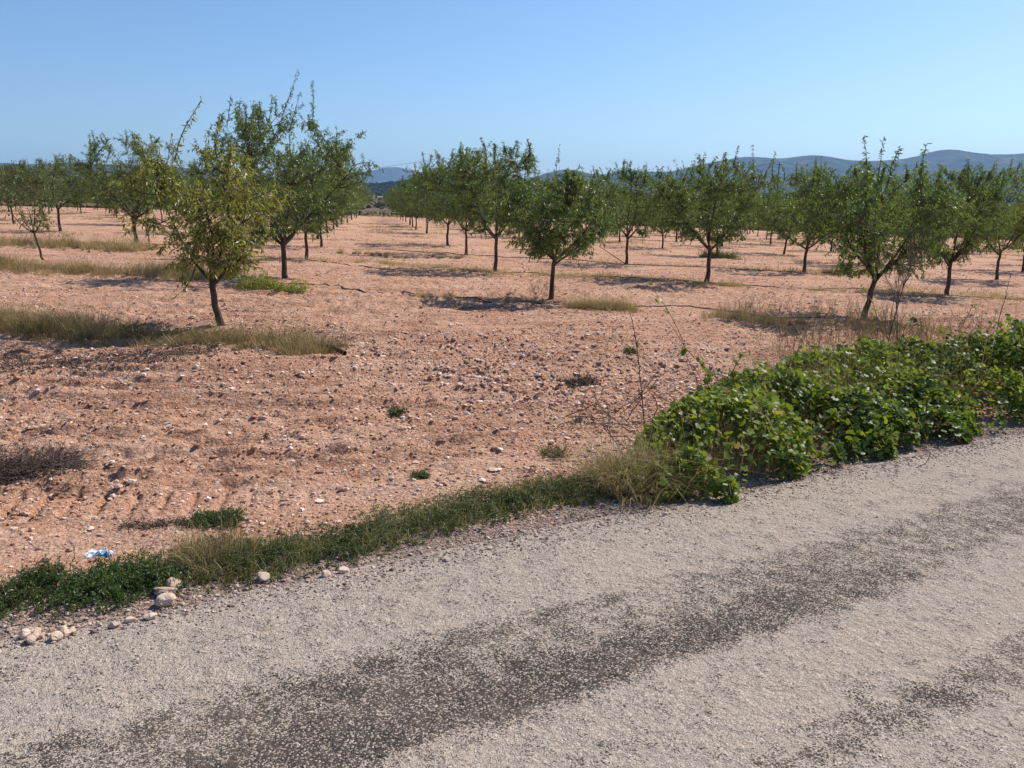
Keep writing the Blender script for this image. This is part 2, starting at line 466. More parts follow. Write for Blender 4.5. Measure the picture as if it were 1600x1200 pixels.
# ------------------------------------------------------------------ ground: one sheet, dense in front of the camera
def build_ground():
    r = [0.6]
    while r[-1] < 2.2: r.append(r[-1] * 1.05)
    while r[-1] < 30: r.append(r[-1] * 1.0062)
    while r[-1] < 130: r.append(r[-1] * 1.012)
    while r[-1] < 10000: r.append(r[-1] * 1.06)
    r = np.array(r)
    a = np.concatenate([np.linspace(-180, -42, 50, endpoint=False), np.linspace(-42, 42, 760, endpoint=False), np.linspace(42, 180, 50, endpoint=False)])
    a = np.radians(a)
    rr, aa = np.meshgrid(r, a, indexing='ij')
    x = rr * np.sin(aa); y = rr * np.cos(aa)
    z = ground_z(x.ravel(), y.ravel()).reshape(x.shape)
    V = np.stack([x, y, z], -1).reshape(-1, 3)
    V = np.concatenate([V, [[0, 0, -0.05]]])
    nr, na = rr.shape
    idx = np.arange(nr * na).reshape(nr, na)
    A = idx[:-1]; B = idx[1:]
    F = np.stack([A, B, np.roll(B, -1, 1), np.roll(A, -1, 1)], -1).reshape(-1, 4)[:, ::-1]
    c = nr * na
    F3 = np.stack([np.full(na, c), idx[0], np.roll(idx[0], -1)], 1)[:, ::-1]
    s_, t_ = road_st(V[:, 0], V[:, 1])
    dust = (1 - smooth(.02, .42, t_ + .25 * vnoise(V[:, 0] * 4, V[:, 1] * 4, 95))) * (t_ > -9)
    me = make_mesh('ground', V, [F, F3], [M['soil']], True, {'dust': dust})
    o = bpy.data.objects.new('ground', me); COL.objects.link(o)
    tag(o, 'stony red brown soil of the orchard reaching to the far plain', kind='structure')
build_ground()

def road_wear(s, t):
    def band(c, hw, soft):
        cc = c + 0.07 * vnoise(s * 0.7, s * 0 + c, 61)
        return 1 - smooth(hw - soft, hw + soft, np.abs(t - cc))
    w = 1.08 * band(-1.10, .28, .12) * (0.60 + 0.8 * smooth(-.2, .3, vnoise(s * .8, t * 3, 63)))
    w = w + 0.50 * band(-2.02, .12, .12) * (0.5 + 1.0 * smooth(-.2, .3, vnoise(s * .9 + 5, t * 3, 64)))
    w = w + .35 * band(-3.4, .3, .2) + .35 * band(-4.3, .3, .2)
    w = w - .17 + .22 * (vnoise(s * 1.3, t * 2.4, 65)) - .10 * smooth(-.75, -.4, t)
    return np.clip(w, 0, 1)

def build_road():
    s = np.concatenate([np.arange(-60, -4, .5), np.arange(-4, 9, .05), np.arange(9, 90, .5)])
    t = np.concatenate([[-5.6, -5.5, -5.2], np.arange(-5, 0.001, .05)])
    ss, tt = np.meshgrid(s, t, indexing='ij')
    et = edge_t(ss)
    tt2 = tt + et * smooth(-.4, 0, tt)
    x = P_ROAD[0] + ss * E_ROAD[0] + tt2 * N_ROAD[0]; y = P_ROAD[1] + ss * E_ROAD[1] + tt2 * N_ROAD[1]
    z = base_z(x, y) + 0.020 + 0.012 * fbm(ss * .8, tt * .8, 70, 3) - 0.028 * smooth(-.10, 0.0, tt) + 0.006 * fbm(ss * 6, tt * 6, 71, 2)
    z[:, 0] -= .15
    ns, nt_ = ss.shape
    idx = np.arange(ns * nt_).reshape(ns, nt_)
    F = np.stack([idx[:-1, :-1], idx[1:, :-1], idx[1:, 1:], idx[:-1, 1:]], -1).reshape(-1, 4)
    me = make_mesh('road', np.stack([x, y, z], -1).reshape(-1, 3), [F], [M['road']], True, {'tint': road_wear(ss, tt).ravel()})
    o = bpy.data.objects.new('road', me); COL.objects.link(o)
    tag(o, 'worn grey chip sealed road with dark tarry wheel tracks', kind='structure')
build_road()

# ------------------------------------------------------------------ hills on the horizon
def ridge(name, label, D, depth, prof, amp=.10, seed=1, mat='hill', base=-8, wood=0):
    """a real ridge, D metres away, its crest following heights given per bearing"""
    px = np.array([p[0] for p in prof], float); py = np.array([p[1] for p in prof], float)
    xs = (px - 800) / F_PX * math.cos(PITCH) * D * 1.0
    hs = (HOR - py) / F_PX * D + CAM_H
    n = 320; m = 60
    X = np.linspace(xs[0], xs[-1], n)
    H = np.interp(X, xs, hs)
    k = np.ones(7) / 7; H = np.convolve(np.pad(H, 3, 'edge'), k, 'valid')
    v = np.linspace(-1, 1, m)
    XX, VV = np.meshgrid(X, v, indexing='ij')
    HH = np.broadcast_to(H[:, None], XX.shape)
    cs = np.clip(1 - np.abs(VV) ** 1.25, 0, 1)
    YY = D + VV * depth + depth * .15 * vnoise(XX / depth * 1.5, VV * 0, seed)
    q = depth * .45
    nz = fbm(XX / q, YY / q, seed, 5, .55)
    rg = 1 - np.abs(fbm(XX / q * 1.3, YY / q * 1.3, seed + 7, 4)) * 2
    Z = base + (HH - base) * cs * (1 + amp * nz * 2 * (1 - np.exp(-(VV / .25) ** 2)) + .10 * (rg - .7) * (1 - np.exp(-(VV / .2) ** 2)))
    Z = Z + (HH) * .012 * fbm(XX / (q * .12), YY / (q * .12), seed + 3, 3)
    idx = np.arange(n * m).reshape(n, m)
    F = np.stack([idx[:-1, :-1], idx[1:, :-1], idx[1:, 1:], idx[:-1, 1:]], -1).reshape(-1, 4)
    V = np.stack([XX, YY, Z], -1).reshape(-1, 3)
    me = make_mesh(name, V, [F], [M[mat]])
    o = bpy.data.objects.new(name, me); COL.objects.link(o)
    tag(o, label, kind='structure')
    return xs, hs

ridge('hills', 'pale blue distant mountain seen through the orchard aisle', 8500, 900,
      [(380, 300), (500, 284), (560, 270), (585, 269), (605, 264), (625, 264), (650, 269), (700, 280), (780, 300), (820, 304)], seed=3)
ridge('hills', 'long blue mountain range along the right half of the horizon', 5200, 1000,
      [(700, 304), (760, 292), (835, 278), (870, 267), (895, 266), (930, 276), (990, 268), (1040, 272), (1100, 258), (1165, 247), (1215, 252), (1262, 245), (1310, 254), (1365, 255), (1420, 250),
       (1450, 240), (1475, 237), (1530, 246), (1590, 244), (1700, 240), (1850, 252), (2100, 262), (2500, 280)], seed=5)
ridge('hills', 'lower dark spur in front of the blue mountain range', 3300, 600,
      [(880, 304), (940, 288), (1010, 284), (1090, 282), (1200, 276), (1330, 284), (1450, 279), (1600, 281), (1800, 276), (2100, 300)], seed=8)
ridge('hills', 'low dark hills behind the left side of the orchard', 4200, 700,
      [(-900, 285), (-500, 262), (-250, 254), (-100, 256), (0, 257), (60, 260), (130, 258), (260, 262), (380, 272), (480, 288), (560, 303)], seed=13)
ridge('hills', 'low wooded rise beyond the end of the dirt aisle', 1500, 260,
      [(500, 303), (560, 292), (600, 291), (640, 287), (680, 276), (710, 274), (760, 279), (860, 290), (960, 301)], seed=17, amp=.04)

# ------------------------------------------------------------------ almond trees
def polyline_batch(start, direc, length, m, droop, g, wob=.08):
    """N polylines of m points, bending by droop (z) along their way"""
    n = len(start)
    P = np.zeros((n, m, 3)); P[:, 0] = start
    d = norm(direc); step = (length / (m - 1)).reshape(-1, 1)
    for i in range(1, m):
        d = norm(d + g.normal(0, wob, (n, 3)) + np.array([0, 0, 1.0]) * np.asarray(droop).reshape(-1, 1) / (m - 1))
        P[:, i] = P[:, i - 1] + d * step
    return P

def pick_on(P, k, g, lo=.2, hi=1.):
    """k random points on the polylines P, with local direction and position 0..1"""
    n, m, _ = P.shape
    i = g.integers(0, n, k); u = g.uniform(lo, hi, k) * (m - 1); j = np.minimum(u.astype(int), m - 2); f = (u - j)[:, None]
    a = P[i, j]; b = P[i, j + 1]
    return a + (b - a) * f, norm(b - a), u / (m - 1)

def almond_geo(seed, H=3.2, W=2.8, fork=.75, lean=(0, 0), dens=1.0, trunk_r=.05, bare=0., shoots=18, tall=None, leafL=.075, low=.3, yellow=0.):
    g = np.random.default_rng(seed)
    wood = MB(); crown = MB()
    # trunk
    m = 7
    z = np.linspace(-.06, fork, m)
    tp = np.stack([lean[0] * (z / fork) + .012 * np.cumsum(g.normal(size=m)), lean[1] * (z / fork) + .012 * np.cumsum(g.normal(size=m)), z], 1)
    tp[0, :2] = 0
    rad = trunk_r * (1.0 - .25 * np.linspace(0, 1, m)); rad[0] *= 1.35; rad[1] *= 1.08; rad[-1] *= 1.15
    v, f = tubes(tp[None], rad[None], 10); wood.add(v, f, g.uniform(.2, .8, len(v)))
    top = tp[-1]
    # scaffold limbs
    nl = int(g.integers(4, 6))
    az = np.arange(nl) * 2 * math.pi / nl + g.uniform(0, 6) + g.normal(0, .25, nl)
    el = np.radians(g.uniform(24, 48, nl))
    d = np.stack([np.cos(az) * np.cos(el), np.sin(az) * np.cos(el), np.sin(el)], 1)
    Lh = (H - fork)
    ln = g.uniform(.72, .95, nl) * math.hypot(Lh * .78, W * .40)
    st = np.repeat(top[None], nl, 0) - np.array([0, 0, 1]) * g.uniform(0, .14, (nl, 1))
    st[:, 2] -= .01
    limbs = polyline_batch(st, d, ln, 9, 1.0 * Lh / max(W, .1), g, .07)
    lead = polyline_batch(top[None] - [[0, 0, .02]], np.array([[g.normal(0, .15), g.normal(0, .15), 1.0]]), np.array([Lh * .66]), 9, .1, g, .09)
    limbs = np.concatenate([limbs, lead]); nl += 1
    lr = trunk_r * .62 * (1 - .82 * np.linspace(0, 1, 9))[None] * g.uniform(.75, 1.05, (nl, 1))
    # crown envelope: radius over height, lobed round the compass
    W = W * 1.16
    def env(az, hh):
        lob = 1 + .42 * vnoise(np.cos(az) * 1.3 + 7, np.sin(az) * 1.3 + hh * 1.6, seed + 5) + .25 * vnoise(np.cos(az) * 3 + 7, np.sin(az) * 3 + hh * 4, seed + 6)
        return W * .5 * lob * np.interp(hh, [0, .10, .25, .50, .72, .86, .95, 1.0], [.34, .60, .86, 1.0, .96, .76, .50, .15])
    ns = int(150 * dens)
    hh = g.beta(1.35, 1.25, ns); az = g.uniform(0, 2 * math.pi, ns)
    rr_ = env(az, hh) * g.uniform(.10, 1.0, ns) ** .5
    zlow = fork * 1.02
    tgt = np.stack([top[0] + np.cos(az) * rr_, top[1] + np.sin(az) * rr_, zlow + (H - zlow) * hh], 1)
    # squeeze the limbs inside the envelope
    q = limbs - top; hl = np.clip((limbs[..., 2] - zlow) / (H - zlow), 0, 1)
    lim = env(np.arctan2(q[..., 1], q[..., 0]), hl) * .85 + .05
    rad_ = np.hypot(q[..., 0], q[..., 1]); kq = np.minimum(1, lim / np.maximum(rad_, 1e-4))
    limbs[..., 0] = top[0] + q[..., 0] * kq; limbs[..., 1] = top[1] + q[..., 1] * kq
    zmax = fork + (H - fork) * .88; over = limbs[:, :, 2].max(1)
    kz = np.minimum(1, (zmax - top[2]) / np.maximum(over - top[2], .01))[:, None]
    limbs[..., 2] = top[2] + (limbs[..., 2] - top[2]) * kz
    # each branch leaves the limbs a little lower than its tip and curves out to it
    LP = limbs[:, 2:].reshape(-1, 3)
    cost = np.linalg.norm(tgt[:, None] - LP[None], axis=2) + .9 * np.clip(LP[None, :, 2] - tgt[:, None, 2] + .10, 0, 9)
    pa = LP[cost.argmin(1)]
    u6 = np.linspace(0, 1, 6)[None, :, None]
    bow = np.array([0, 0, 1.0]) * g.uniform(-.05, .10, (ns, 1)) + g.normal(0, .04, (ns, 3))
    sec = pa[:, None] + (tgt - pa)[:, None] * u6 + bow[:, None] * (4 * u6 * (1 - u6))
    sec[:, 1:] += g.normal(0, .012, (ns, 5, 3))
    nt1 = int(1000 * dens)
    p1, d1, u1 = pick_on(sec, nt1, g, .35, 1.0)
    nt2 = int(90 * dens)
    p2, d2, u2 = pick_on(limbs, nt2, g, .35, 1)
    p = np.concatenate([p1, p2]); pd = np.concatenate([d1, d2]); nt = nt1 + nt2
    out = p - top; out[:, 2] *= .3; out = norm(out)
    dd = norm(pd * .4 + out * .30 + g.normal(0, .6, (nt, 3)) + np.array([0, 0, .18]))
    tl = g.uniform(.10, .34, nt)
    tw = polyline_batch(p, dd, tl, 4, g.uniform(-1.4, .6, nt), g, .12)
    v, f = tubes(limbs, lr, 7); wood.add(v, f, g.uniform(.2, .7, len(v)))
    v, f = tubes(sec, (trunk_r * .17 * np.linspace(1, .25, 6))[None] * g.uniform(.6, 1.2, (ns, 1)), 4); wood.add(v, f, g.uniform(.1, .7, len(v)))
    # keep the crown off the trunk foot, apart from some hanging branches
    ok = tw[:, :, 2].min(1) > fork * .95
    hang = vnoise(np.arctan2(tw[:, 0, 1], tw[:, 0, 0]) * 1.4 + 9, tw[:, 0, 0] * 0, seed) > .30 - low * .45
    keep = ok | (hang & (g.uniform(size=nt) < .8))
    keep &= tw[:, :, 2].min(1) > .36
    tw = tw[keep]
    v, f = tubes(tw, np.broadcast_to(np.array([.0045, .0035, .0028, .0015]), tw.shape[:2]), 3); crown.add(v, f, g.uniform(0, .8, len(v)), 1)
    # upright shoots over the crown
    shoots = int(shoots * 1.6)
    Lh = H - fork
    hi = sec[np.argsort(-sec[:, -1, 2])[:max(40, shoots)]]
    pts = hi[g.permutation(len(hi))[:shoots], 4]
    sdv = norm(np.stack([g.normal(0, .32, shoots), g.normal(0, .32, shoots), np.ones(shoots)], 1) + .25 * norm(pts - top))
    slen = g.uniform(.2, .75, shoots) * Lh * .28
    if tall: slen[:len(tall)] = tall
    sh = polyline_batch(pts, sdv, slen, 7, .15, g, .07)
    v, f = tubes(sh, (np.linspace(.008, .0025, 7))[None] * g.uniform(.7, 1.1, (shoots, 1)), 4); crown.add(v, f, g.uniform(.1, .6, len(v)), 1)
    for PL in (sec, tw): PL += 0
    # leaves
    Ps = []; Ds = []
    def put(PL, per, lo, spread=.03):
        n, mm, _ = PL.shape
        p, d_, u_ = pick_on(PL, int(n * per), g, lo, 1.02)
        Ps.append(p + g.normal(0, spread * .3, p.shape)); Ds.append(norm(d_ * .45 + g.normal(0, .5, p.shape) + np.array([0, 0, -.75])))
    put(tw, 11.5 * (1 - bare), .05)
    put(sec, 12 * (1 - bare), .45)
    put(sh, 52 * (1 - .4 * bare), .12)
    P_ = np.concatenate(Ps); D_ = np.concatenate(Ds); n = len(P_)
    V, F = leaves(P_, D_, g.uniform(.65, 1.25, n) * leafL, g.uniform(.8, 1.3, n) * leafL * .26, g=g)
    clump = .5 + .9 * vnoise(P_[:, 0] * 2.1 + 5, P_[:, 2] * 2.1 + P_[:, 1] * 1.7, seed)
    tn = np.clip(.42 * clump + g.beta(1.6, 2.6, n) * .62 + yellow * g.uniform(0, 1, n), 0, 1)
    tn = np.where(g.uniform(size=n) < .012, 1.0, np.minimum(tn, .93))
    crown.add(V, F, np.repeat(tn, 4), 0)
    return wood, crown, P_

def almond(name, loc, seed, label, group=None, mat='leaf', rz=0, **kw):
    wood, crown, P_ = almond_geo(seed, **kw)
    e = empty(name, loc, rz)
    wood.build('trunk', [M['bark']], e)
    crown.build('crown', [M[mat], M['twig']], e, smooth_shade=False)
    tag(e, label, 'tree', group)
    return e

def top_h(X, Ytop, base):
    return (HOR - Ytop) / F_PX * base[1] * 1.0 + CAM_H - base[2]

GROUP = 'almond trees of the orchard'
# key trees: pixel of the foot, pixel row of the top, crown width (m), label, options
key = [
 ((348, 521), 184, 1.85, 'nearest almond tree on the left, sparse yellowish leaves, rooted in the dry grass strip', dict(mat='leaf_yellow', dens=.66, bare=.12, fork=.62, shoots=9, tall=[.85, .6, .5], low=.6, lean=(-.03, 0), trunk_r=.046)),
 ((447, 440), 145, 3.1, 'tall green almond tree with a high leafy shoot, just behind the nearest yellowish tree', dict(dens=1.4, fork=.8, shoots=16, tall=[1.05, .95, .8, .7, .7], trunk_r=.06)),
 ((478, 408), 222, 3.3, 'third almond tree along the left side of the dirt aisle', dict(dens=1.2, fork=.85)),
 ((503, 388), 232, 3.3, 'fourth almond tree of the row along the left side of the dirt aisle', dict(dens=1.1, fork=.9)),
 ((860, 473), 246, 2.1, 'front almond tree of the middle row, slim trunk beside the round dry tussock', dict(dens=1.15, fork=.80, shoots=7, tall=[.75], low=.6, trunk_r=.047, lean=(.05, 0))),
 ((773, 426), 226, 3.0, 'second almond tree of the middle row, dark straight trunk with drooping low branches', dict(dens=1.25, fork=1.0, shoots=14, trunk_r=.055, low=.5)),
 ((728, 400), 230, 3.4, 'third almond tree of the middle row, right of the dirt aisle', dict(dens=1.2, fork=.95, low=.6)),
 ((1350, 500), 228, 2.8, 'almond tree with leaning trunk right behind the grapevine thicket', dict(dens=1.35, fork=.78, shoots=16, tall=[.75, .6, .7, .55], lean=(.16, .0), trunk_r=.052)),
 ((1103, 444), 226, 3.1, 'vase shaped almond tree with forked red brown trunk, centre right of the field', dict(dens=1.35, fork=.90, shoots=13, tall=[.85, .6], trunk_r=.058)),
 ((978, 414), 258, 3.0, 'small almond tree with forked trunk and a dry stick leaning at its foot', dict(dens=1.0, fork=.95, trunk_r=.05)),
 ((1479, 464), 255, 2.2, 'almond tree with a yellowish sucker at its trunk, right of the leaning one', dict(dens=1.2, fork=.80, shoots=10, trunk_r=.052)),
 ((1257, 426), 258, 3.0, 'almond tree with a side limb low on its trunk, left of the leaning tree', dict(dens=1.15, fork=.85, trunk_r=.055)),
 ((1557, 440), 256, 3.0, 'almond tree near the right edge with a yellow tinged crown', dict(dens=1.2, fork=.9, yellow=.25)),
 ((212, 383), 212, 4.0, 'broad dark almond tree with a heavy left leaning limb, left of the yellowish tree', dict(dens=1.5, fork=.95, shoots=18, trunk_r=.07, lean=(.03, 0))),
 ((95, 364), 246, 3.8, 'wide almond tree behind the thin sapling on the left', dict(dens=1.3, fork=1.0, trunk_r=.06)),
 ((22, 350), 258, 3.6, 'almond tree with rust tinged leaves at the left edge', dict(dens=1.2, fork=.95, mat='leaf_rusty')),
 ((1120, 402), 268, 2.8, 'almond tree with a weedy foot close behind the vase shaped tree', dict(dens=1.1, fork=.95)),
]
taken = []
for i, (b, ty, W, lab, kw) in enumerate(key):
    p = at(*b)
    H = top_h(b[0], ty, p)
    tl = kw.get('tall')
    H = H - (.45 * max(tl) if tl else .12)
    almond('almond_tree', p, 777 if i == 0 else 100 + i, lab, GROUP, H=H, W=W, **kw)
    taken.append(p[:2])
# bare young sapling
sp = at(70, 411)
almond('almond_sapling', sp, 400, 'thin nearly bare sapling leaning in the dry grass on the left', None, H=1.75, W=1.5, dens=.16, fork=.72, bare=.55, shoots=3, trunk_r=.028, lean=(-.13, 0), low=.4)
taken.append(sp[:2])

# the rest of the planting grid, as copies of eight grown trees
tmpl = []
for k in range(8):
    w_, c_, _ = almond_geo(500 + k, H=3.25 + .12 * (k % 3), W=3.5, fork=.9, dens=1.1, shoots=10 + k % 4, trunk_r=.055, leafL=.085, low=.35, yellow=.12 * (k % 3 == 1))
    me_w = make_mesh('trunk', np.concatenate(w_.v), w_.f, [M['bark']], True, {'tint': np.concatenate(w_.t)})
    me_c = make_mesh('crown', np.concatenate(c_.v), c_.f, [M['leaf'], M['twig']], False, {'tint': np.concatenate(c_.t)}, np.concatenate(c_.m))
    tmpl.append((me_w, me_c))
ORD = ['first', 'second', 'third', 'fourth', 'fifth', 'sixth', 'seventh', 'eighth', 'ninth', 'tenth', 'eleventh', 'twelfth', 'thirteenth', 'fourteenth', 'fifteenth', 'sixteenth', 'seventeenth', 'eighteenth', 'nineteenth', 'twentieth']
O0 = np.array([0.71, 15.08])
cand = []
for i in range(-14, 16):
    for k in range(-14, 22):
        p = O0 + i * V_ROW + k * U_ROW
        if p[1] < 12: continue
        X = 800 + F_PX * p[0] / p[1]; dep = np.hypot(*p)
        if X < -130 or X > 1730: continue
        # the planting stops at a straight headland
        if dep > 112 or p[1] > 112 + .1 * p[0]: continue
        cand.append((i, k, p))
rows = {}
for i, k, p in cand: rows.setdefault(i, []).append((k, p))
def rowname(i):
    if i == 0: return 'middle row'
    if i == -1: return 'row just left of the dirt aisle'
    return (ORD[i - 1] + ' row right of the middle row') if i > 0 else (ORD[-i - 1] + ' row left of the dirt aisle')
cnt = 0
for i in sorted(rows):
    for q, (k, p) in enumerate(sorted(rows[i], key=lambda z: z[0])):
        if any(np.hypot(*(p - t)) < 4.4 for t in taken): continue
        if i == -2 and k <= 1: continue
        g = np.random.default_rng(1000 + i * 50 + k)
        if g.uniform() < .03: continue
        p = p + g.normal(0, .18, 2)
        mw, mc = tmpl[int(g.integers(0, 8))]
        e = empty('almond_tree', (p[0], p[1], gz(p[0], p[1])), g.uniform(0, 6.28))
        s = g.uniform(.86, 1.08); e.scale = (s * g.uniform(.92, 1.1), s * g.uniform(.92, 1.1), s * g.uniform(.94, 1.04))
        for nm, me in (('trunk', mw), ('crown', mc)):
            o = bpy.data.objects.new(nm, me); COL.objects.link(o); o.parent = e
        tag(e, '%s almond tree from the front of the %s' % (ORD[q], rowname(i)), 'tree', GROUP)
        cnt += 1
print('grid trees', cnt)

# ------------------------------------------------------------------ stones lying on the soil (nobody could count them)
def icosa():
    t = (1 + 5 ** .5) / 2
    v = np.array([(-1, t, 0), (1, t, 0), (-1, -t, 0), (1, -t, 0), (0, -1, t), (0, 1, t), (0, -1, -t), (0, 1, -t), (t, 0, -1), (t, 0, 1), (-t, 0, -1), (-t, 0, 1)], float)
    f = np.array([(0, 11, 5), (0, 5, 1), (0, 1, 7), (0, 7, 10), (0, 10, 11), (1, 5, 9), (5, 11, 4), (11, 10, 2), (10, 7, 6), (7, 1, 8), (3, 9, 4), (3, 4, 2), (3, 2, 6), (3, 6, 8), (3, 8, 9), (4, 9, 5), (2, 4, 11), (6, 2, 10), (8, 6, 7), (9, 8, 1)])
    return v / np.linalg.norm(v[0]), f
def sphere(sub=1):
    v, f = icosa()
    for _ in range(sub):
        v = list(map(tuple, v)); cache = {}; nf = []
        def mid(a, b):
            kk = (min(a, b), max(a, b))
            if kk not in cache:
                p = (np.array(v[a]) + np.array(v[b])); p /= np.linalg.norm(p); cache[kk] = len(v); v.append(tuple(p))
            return cache[kk]
        for a, b, c in f:
            x, y, z = mid(a, b), mid(b, c), mid(c, a)
            nf += [(a, x, z), (b, y, x), (c, z, y), (x, y, z)]
        v = np.array(v); f = np.array(nf)
    return v, f

def scatter_stones(xy, size, tint, name, label, mat, flat=.62, sink=.25, zf=ground_z, g=rng):
    n = len(xy)
    bv, bf = icosa()
    Rm = norm(g.normal(size=(n, 3))); ang = g.uniform(0, 2 * math.pi, n)
    jit = g.uniform(.52, 1.3, (n, 12, 1))
    V = bv[None] * jit
    # random spin about random axis
    c = np.cos(ang)[:, None, None]; s_ = np.sin(ang)[:, None, None]
    K = Rm[:, None, :]
    V = V * c + np.cross(np.broadcast_to(K, V.shape), V) * s_ + K * (V * K).sum(-1, keepdims=True) * (1 - c)
    V = V * np.stack([g.uniform(.8, 1.35, n), g.uniform(.7, 1.1, n), g.uniform(flat * .75, flat * 1.2, n)], 1)[:, None]
    V = V * (size * .5)[:, None, None]
    z = zf(xy[:, 0], xy[:, 1]) + size * .5 * (flat - sink * 2 * flat)
    V = V + np.stack([xy[:, 0], xy[:, 1], z], 1)[:, None]
    F = (bf[None] + (np.arange(n) * 12)[:, None, None]).reshape(-1, 3)
    me = make_mesh(name, V.reshape(-1, 3), [F], [M[mat]], False, {'tint': np.repeat(tint, 12)})
    o = bpy.data.objects.new(name, me); COL.objects.link(o)
    tag(o, label, kind='stuff'); return o

n = 170000
rr = np.exp(rng.uniform(math.log(3.3), math.log(42), n)); aa = np.radians(rng.uniform(-38, 38, n))
xy = np.stack([rr * np.sin(aa), rr * np.cos(aa)], 1)
s_, t_ = road_st(xy[:, 0], xy[:, 1])
dens = .25 + 1.1 * smooth(-.15, .25, vnoise(s_ * .35, t_ * .6, 80)) + .35 * smooth(-.1, .3, vnoise(s_ * 1.6, t_ * 2.2, 81))
rocky = np.exp(-(((xy[:, 0] - .3) / 3.2) ** 2 + ((xy[:, 1] - 8.3) / 2.2) ** 2))
dens = dens + 1.1 * rocky
k = (t_ > .25) & (rng.uniform(0, 1.7, n) < dens)
xy = xy[k]; r_ = rr[k]; rk = rocky[k]
size = np.clip(rng.lognormal(math.log(.0115), .50, len(xy)) * (1 + .5 * rk), .005, .05) * (1 + .03 * r_)
scatter_stones(xy, size, np.clip(rng.beta(1.7, 1.9, len(xy)) + .12 * (size > .035), 0, 1), 'field_stones', 'countless pale pink stones and clods strewn over the red soil', 'stone')

# gravel spilled along the broken edge of the road
n = 42000
s_ = rng.uniform(-4.2, 9, n); t_ = np.abs(rng.normal(0, .16, n)) * rng.choice([-1, 1], n, p=[.42, .58]) + .04
t_ = np.where(rng.uniform(size=n) < .10, -rng.exponential(.45, n), t_)
k = t_ > -2.2; s_ = s_[k]; t_ = t_[k]
xy = P_ROAD + s_[:, None] * E_ROAD + t_[:, None] * N_ROAD
def edge_z(x, y):
    s, t = road_st(x, y)
    return np.maximum(ground_z(x, y), np.where(t < 0, base_z(x, y) + .020 + 0.012 * fbm(s * .8, t * .8, 70, 3) + 0.006 * fbm(s * 6, t * 6, 71, 2) - .028 * smooth(-.10, 0, t), -99))
size = np.clip(rng.lognormal(math.log(.0085), .45, len(xy)), .004, .03)
size = np.where(t_ < -.2, np.minimum(size, .012), size)
scatter_stones(xy, size, np.clip(rng.beta(1.6, 1.8, len(xy)), 0, 1), 'gravel', 'small gravel and crumbs spilled along the road edge', 'pebble', zf=edge_z)

# single rocks one can point at
def rock(px, size, label, seed, lift=0., asp=(1.15, .95, .78), name='rock', road=True):
    g = np.random.default_rng(seed)
    p = at(*px, on=False)
    z = float(edge_z(np.array([p[0]]), np.array([p[1]]))[0])
    v, f = sphere(3)
    d = 1 + .02 * g.normal(size=len(v)) + .20 * fbm(v[:, 0] * 1.3 + seed, v[:, 1] * 1.3 + v[:, 2] * 1.7, seed, 3) * 2
    for _ in range(6):                       # flattened facets
        nn = norm(g.normal(size=3)); h = (v @ nn); cut = g.uniform(.62, .88)
        d = np.where(h * d > cut, cut / np.maximum(h, .3), d)
    V = v * d[:, None] * np.array(asp) * size * .5
    a = g.uniform(0, 6.28); c, s = math.cos(a), math.sin(a)
    V = V @ np.array([[c, s, 0], [-s, c, 0], [0, 0, 1]])
    mb = MB(); mb.add(V, f, .55 + .3 * g.uniform(-1, 1))
    o = mb.build(name, [M['rock']], None, False); o.location = (p[0], p[1], z + size * .5 * asp[2] * .72 + lift)
    tag(o, label, 'rock', 'loose rocks along the road edge'); return o
rock((260, 948), .072, 'lowest and roundest of the three pale rocks beside the green weed clump', 1)
rock((258, 935), .075, 'flattish middle one of the three pale rocks beside the green weed clump', 2, asp=(1.35, .9, .62))
rock((273, 925), .066, 'rearmost of the three pale rocks beside the green weed clump', 3)
rock((412, 910), .060, 'single pale rock half in shade at the foot of the dark grass verge', 4)
rock((509, 906), .045, 'left one of two small pale rocks on the gravel edge', 5)
rock((537, 900), .046, 'right one of two small pale rocks on the gravel edge', 6)
rock((180, 988), .036, 'small pale rock in the gravel in front of the green weeds', 7)
rock((236, 975), .040, 'brown tinted rock just below the three pale rocks', 8, asp=(1.3, .9, .6))
rock((204, 980), .034, 'small chip of rock between the brown tinted rock and the green weeds', 14)
pile = [(40, 1004, .048), (52, 1012, .045), (66, 1006, .030), (54, 998, .05), (90, 1008, .046), (104, 1002, .042), (98, 995, .038), (113, 998, .034), (82, 996, .028), (48, 990, .030)]
for q, (X, Y, s) in enumerate(pile):
    o = rock((X, Y), s, 'pinkish rock of the little heap at the road edge in the lower left corner', 20 + q)
    o['group'] = 'little heap of pinkish rocks at the lower left'

# ------------------------------------------------------------------ grass and weeds
def path_pts(pts, n, width, g, jitter_end=True):
    P = np.array(pts, float); seg = np.linalg.norm(np.diff(P, axis=0), axis=1); cum = np.concatenate([[0], np.cumsum(seg)])
    u = g.uniform(0, cum[-1], n); i = np.clip(np.searchsorted(cum, u) - 1, 0, len(seg) - 1); f = ((u - cum[i]) / seg[i])[:, None]
    c = P[i] + (P[i + 1] - P[i]) * f
    d = norm(P[i + 1] - P[i]); nn = np.stack([-d[:, 1], d[:, 0]], 1)
    o = g.normal(0, .5, n)
    return c + nn * (o * width)[:, None], np.abs(o), u / cum[-1]

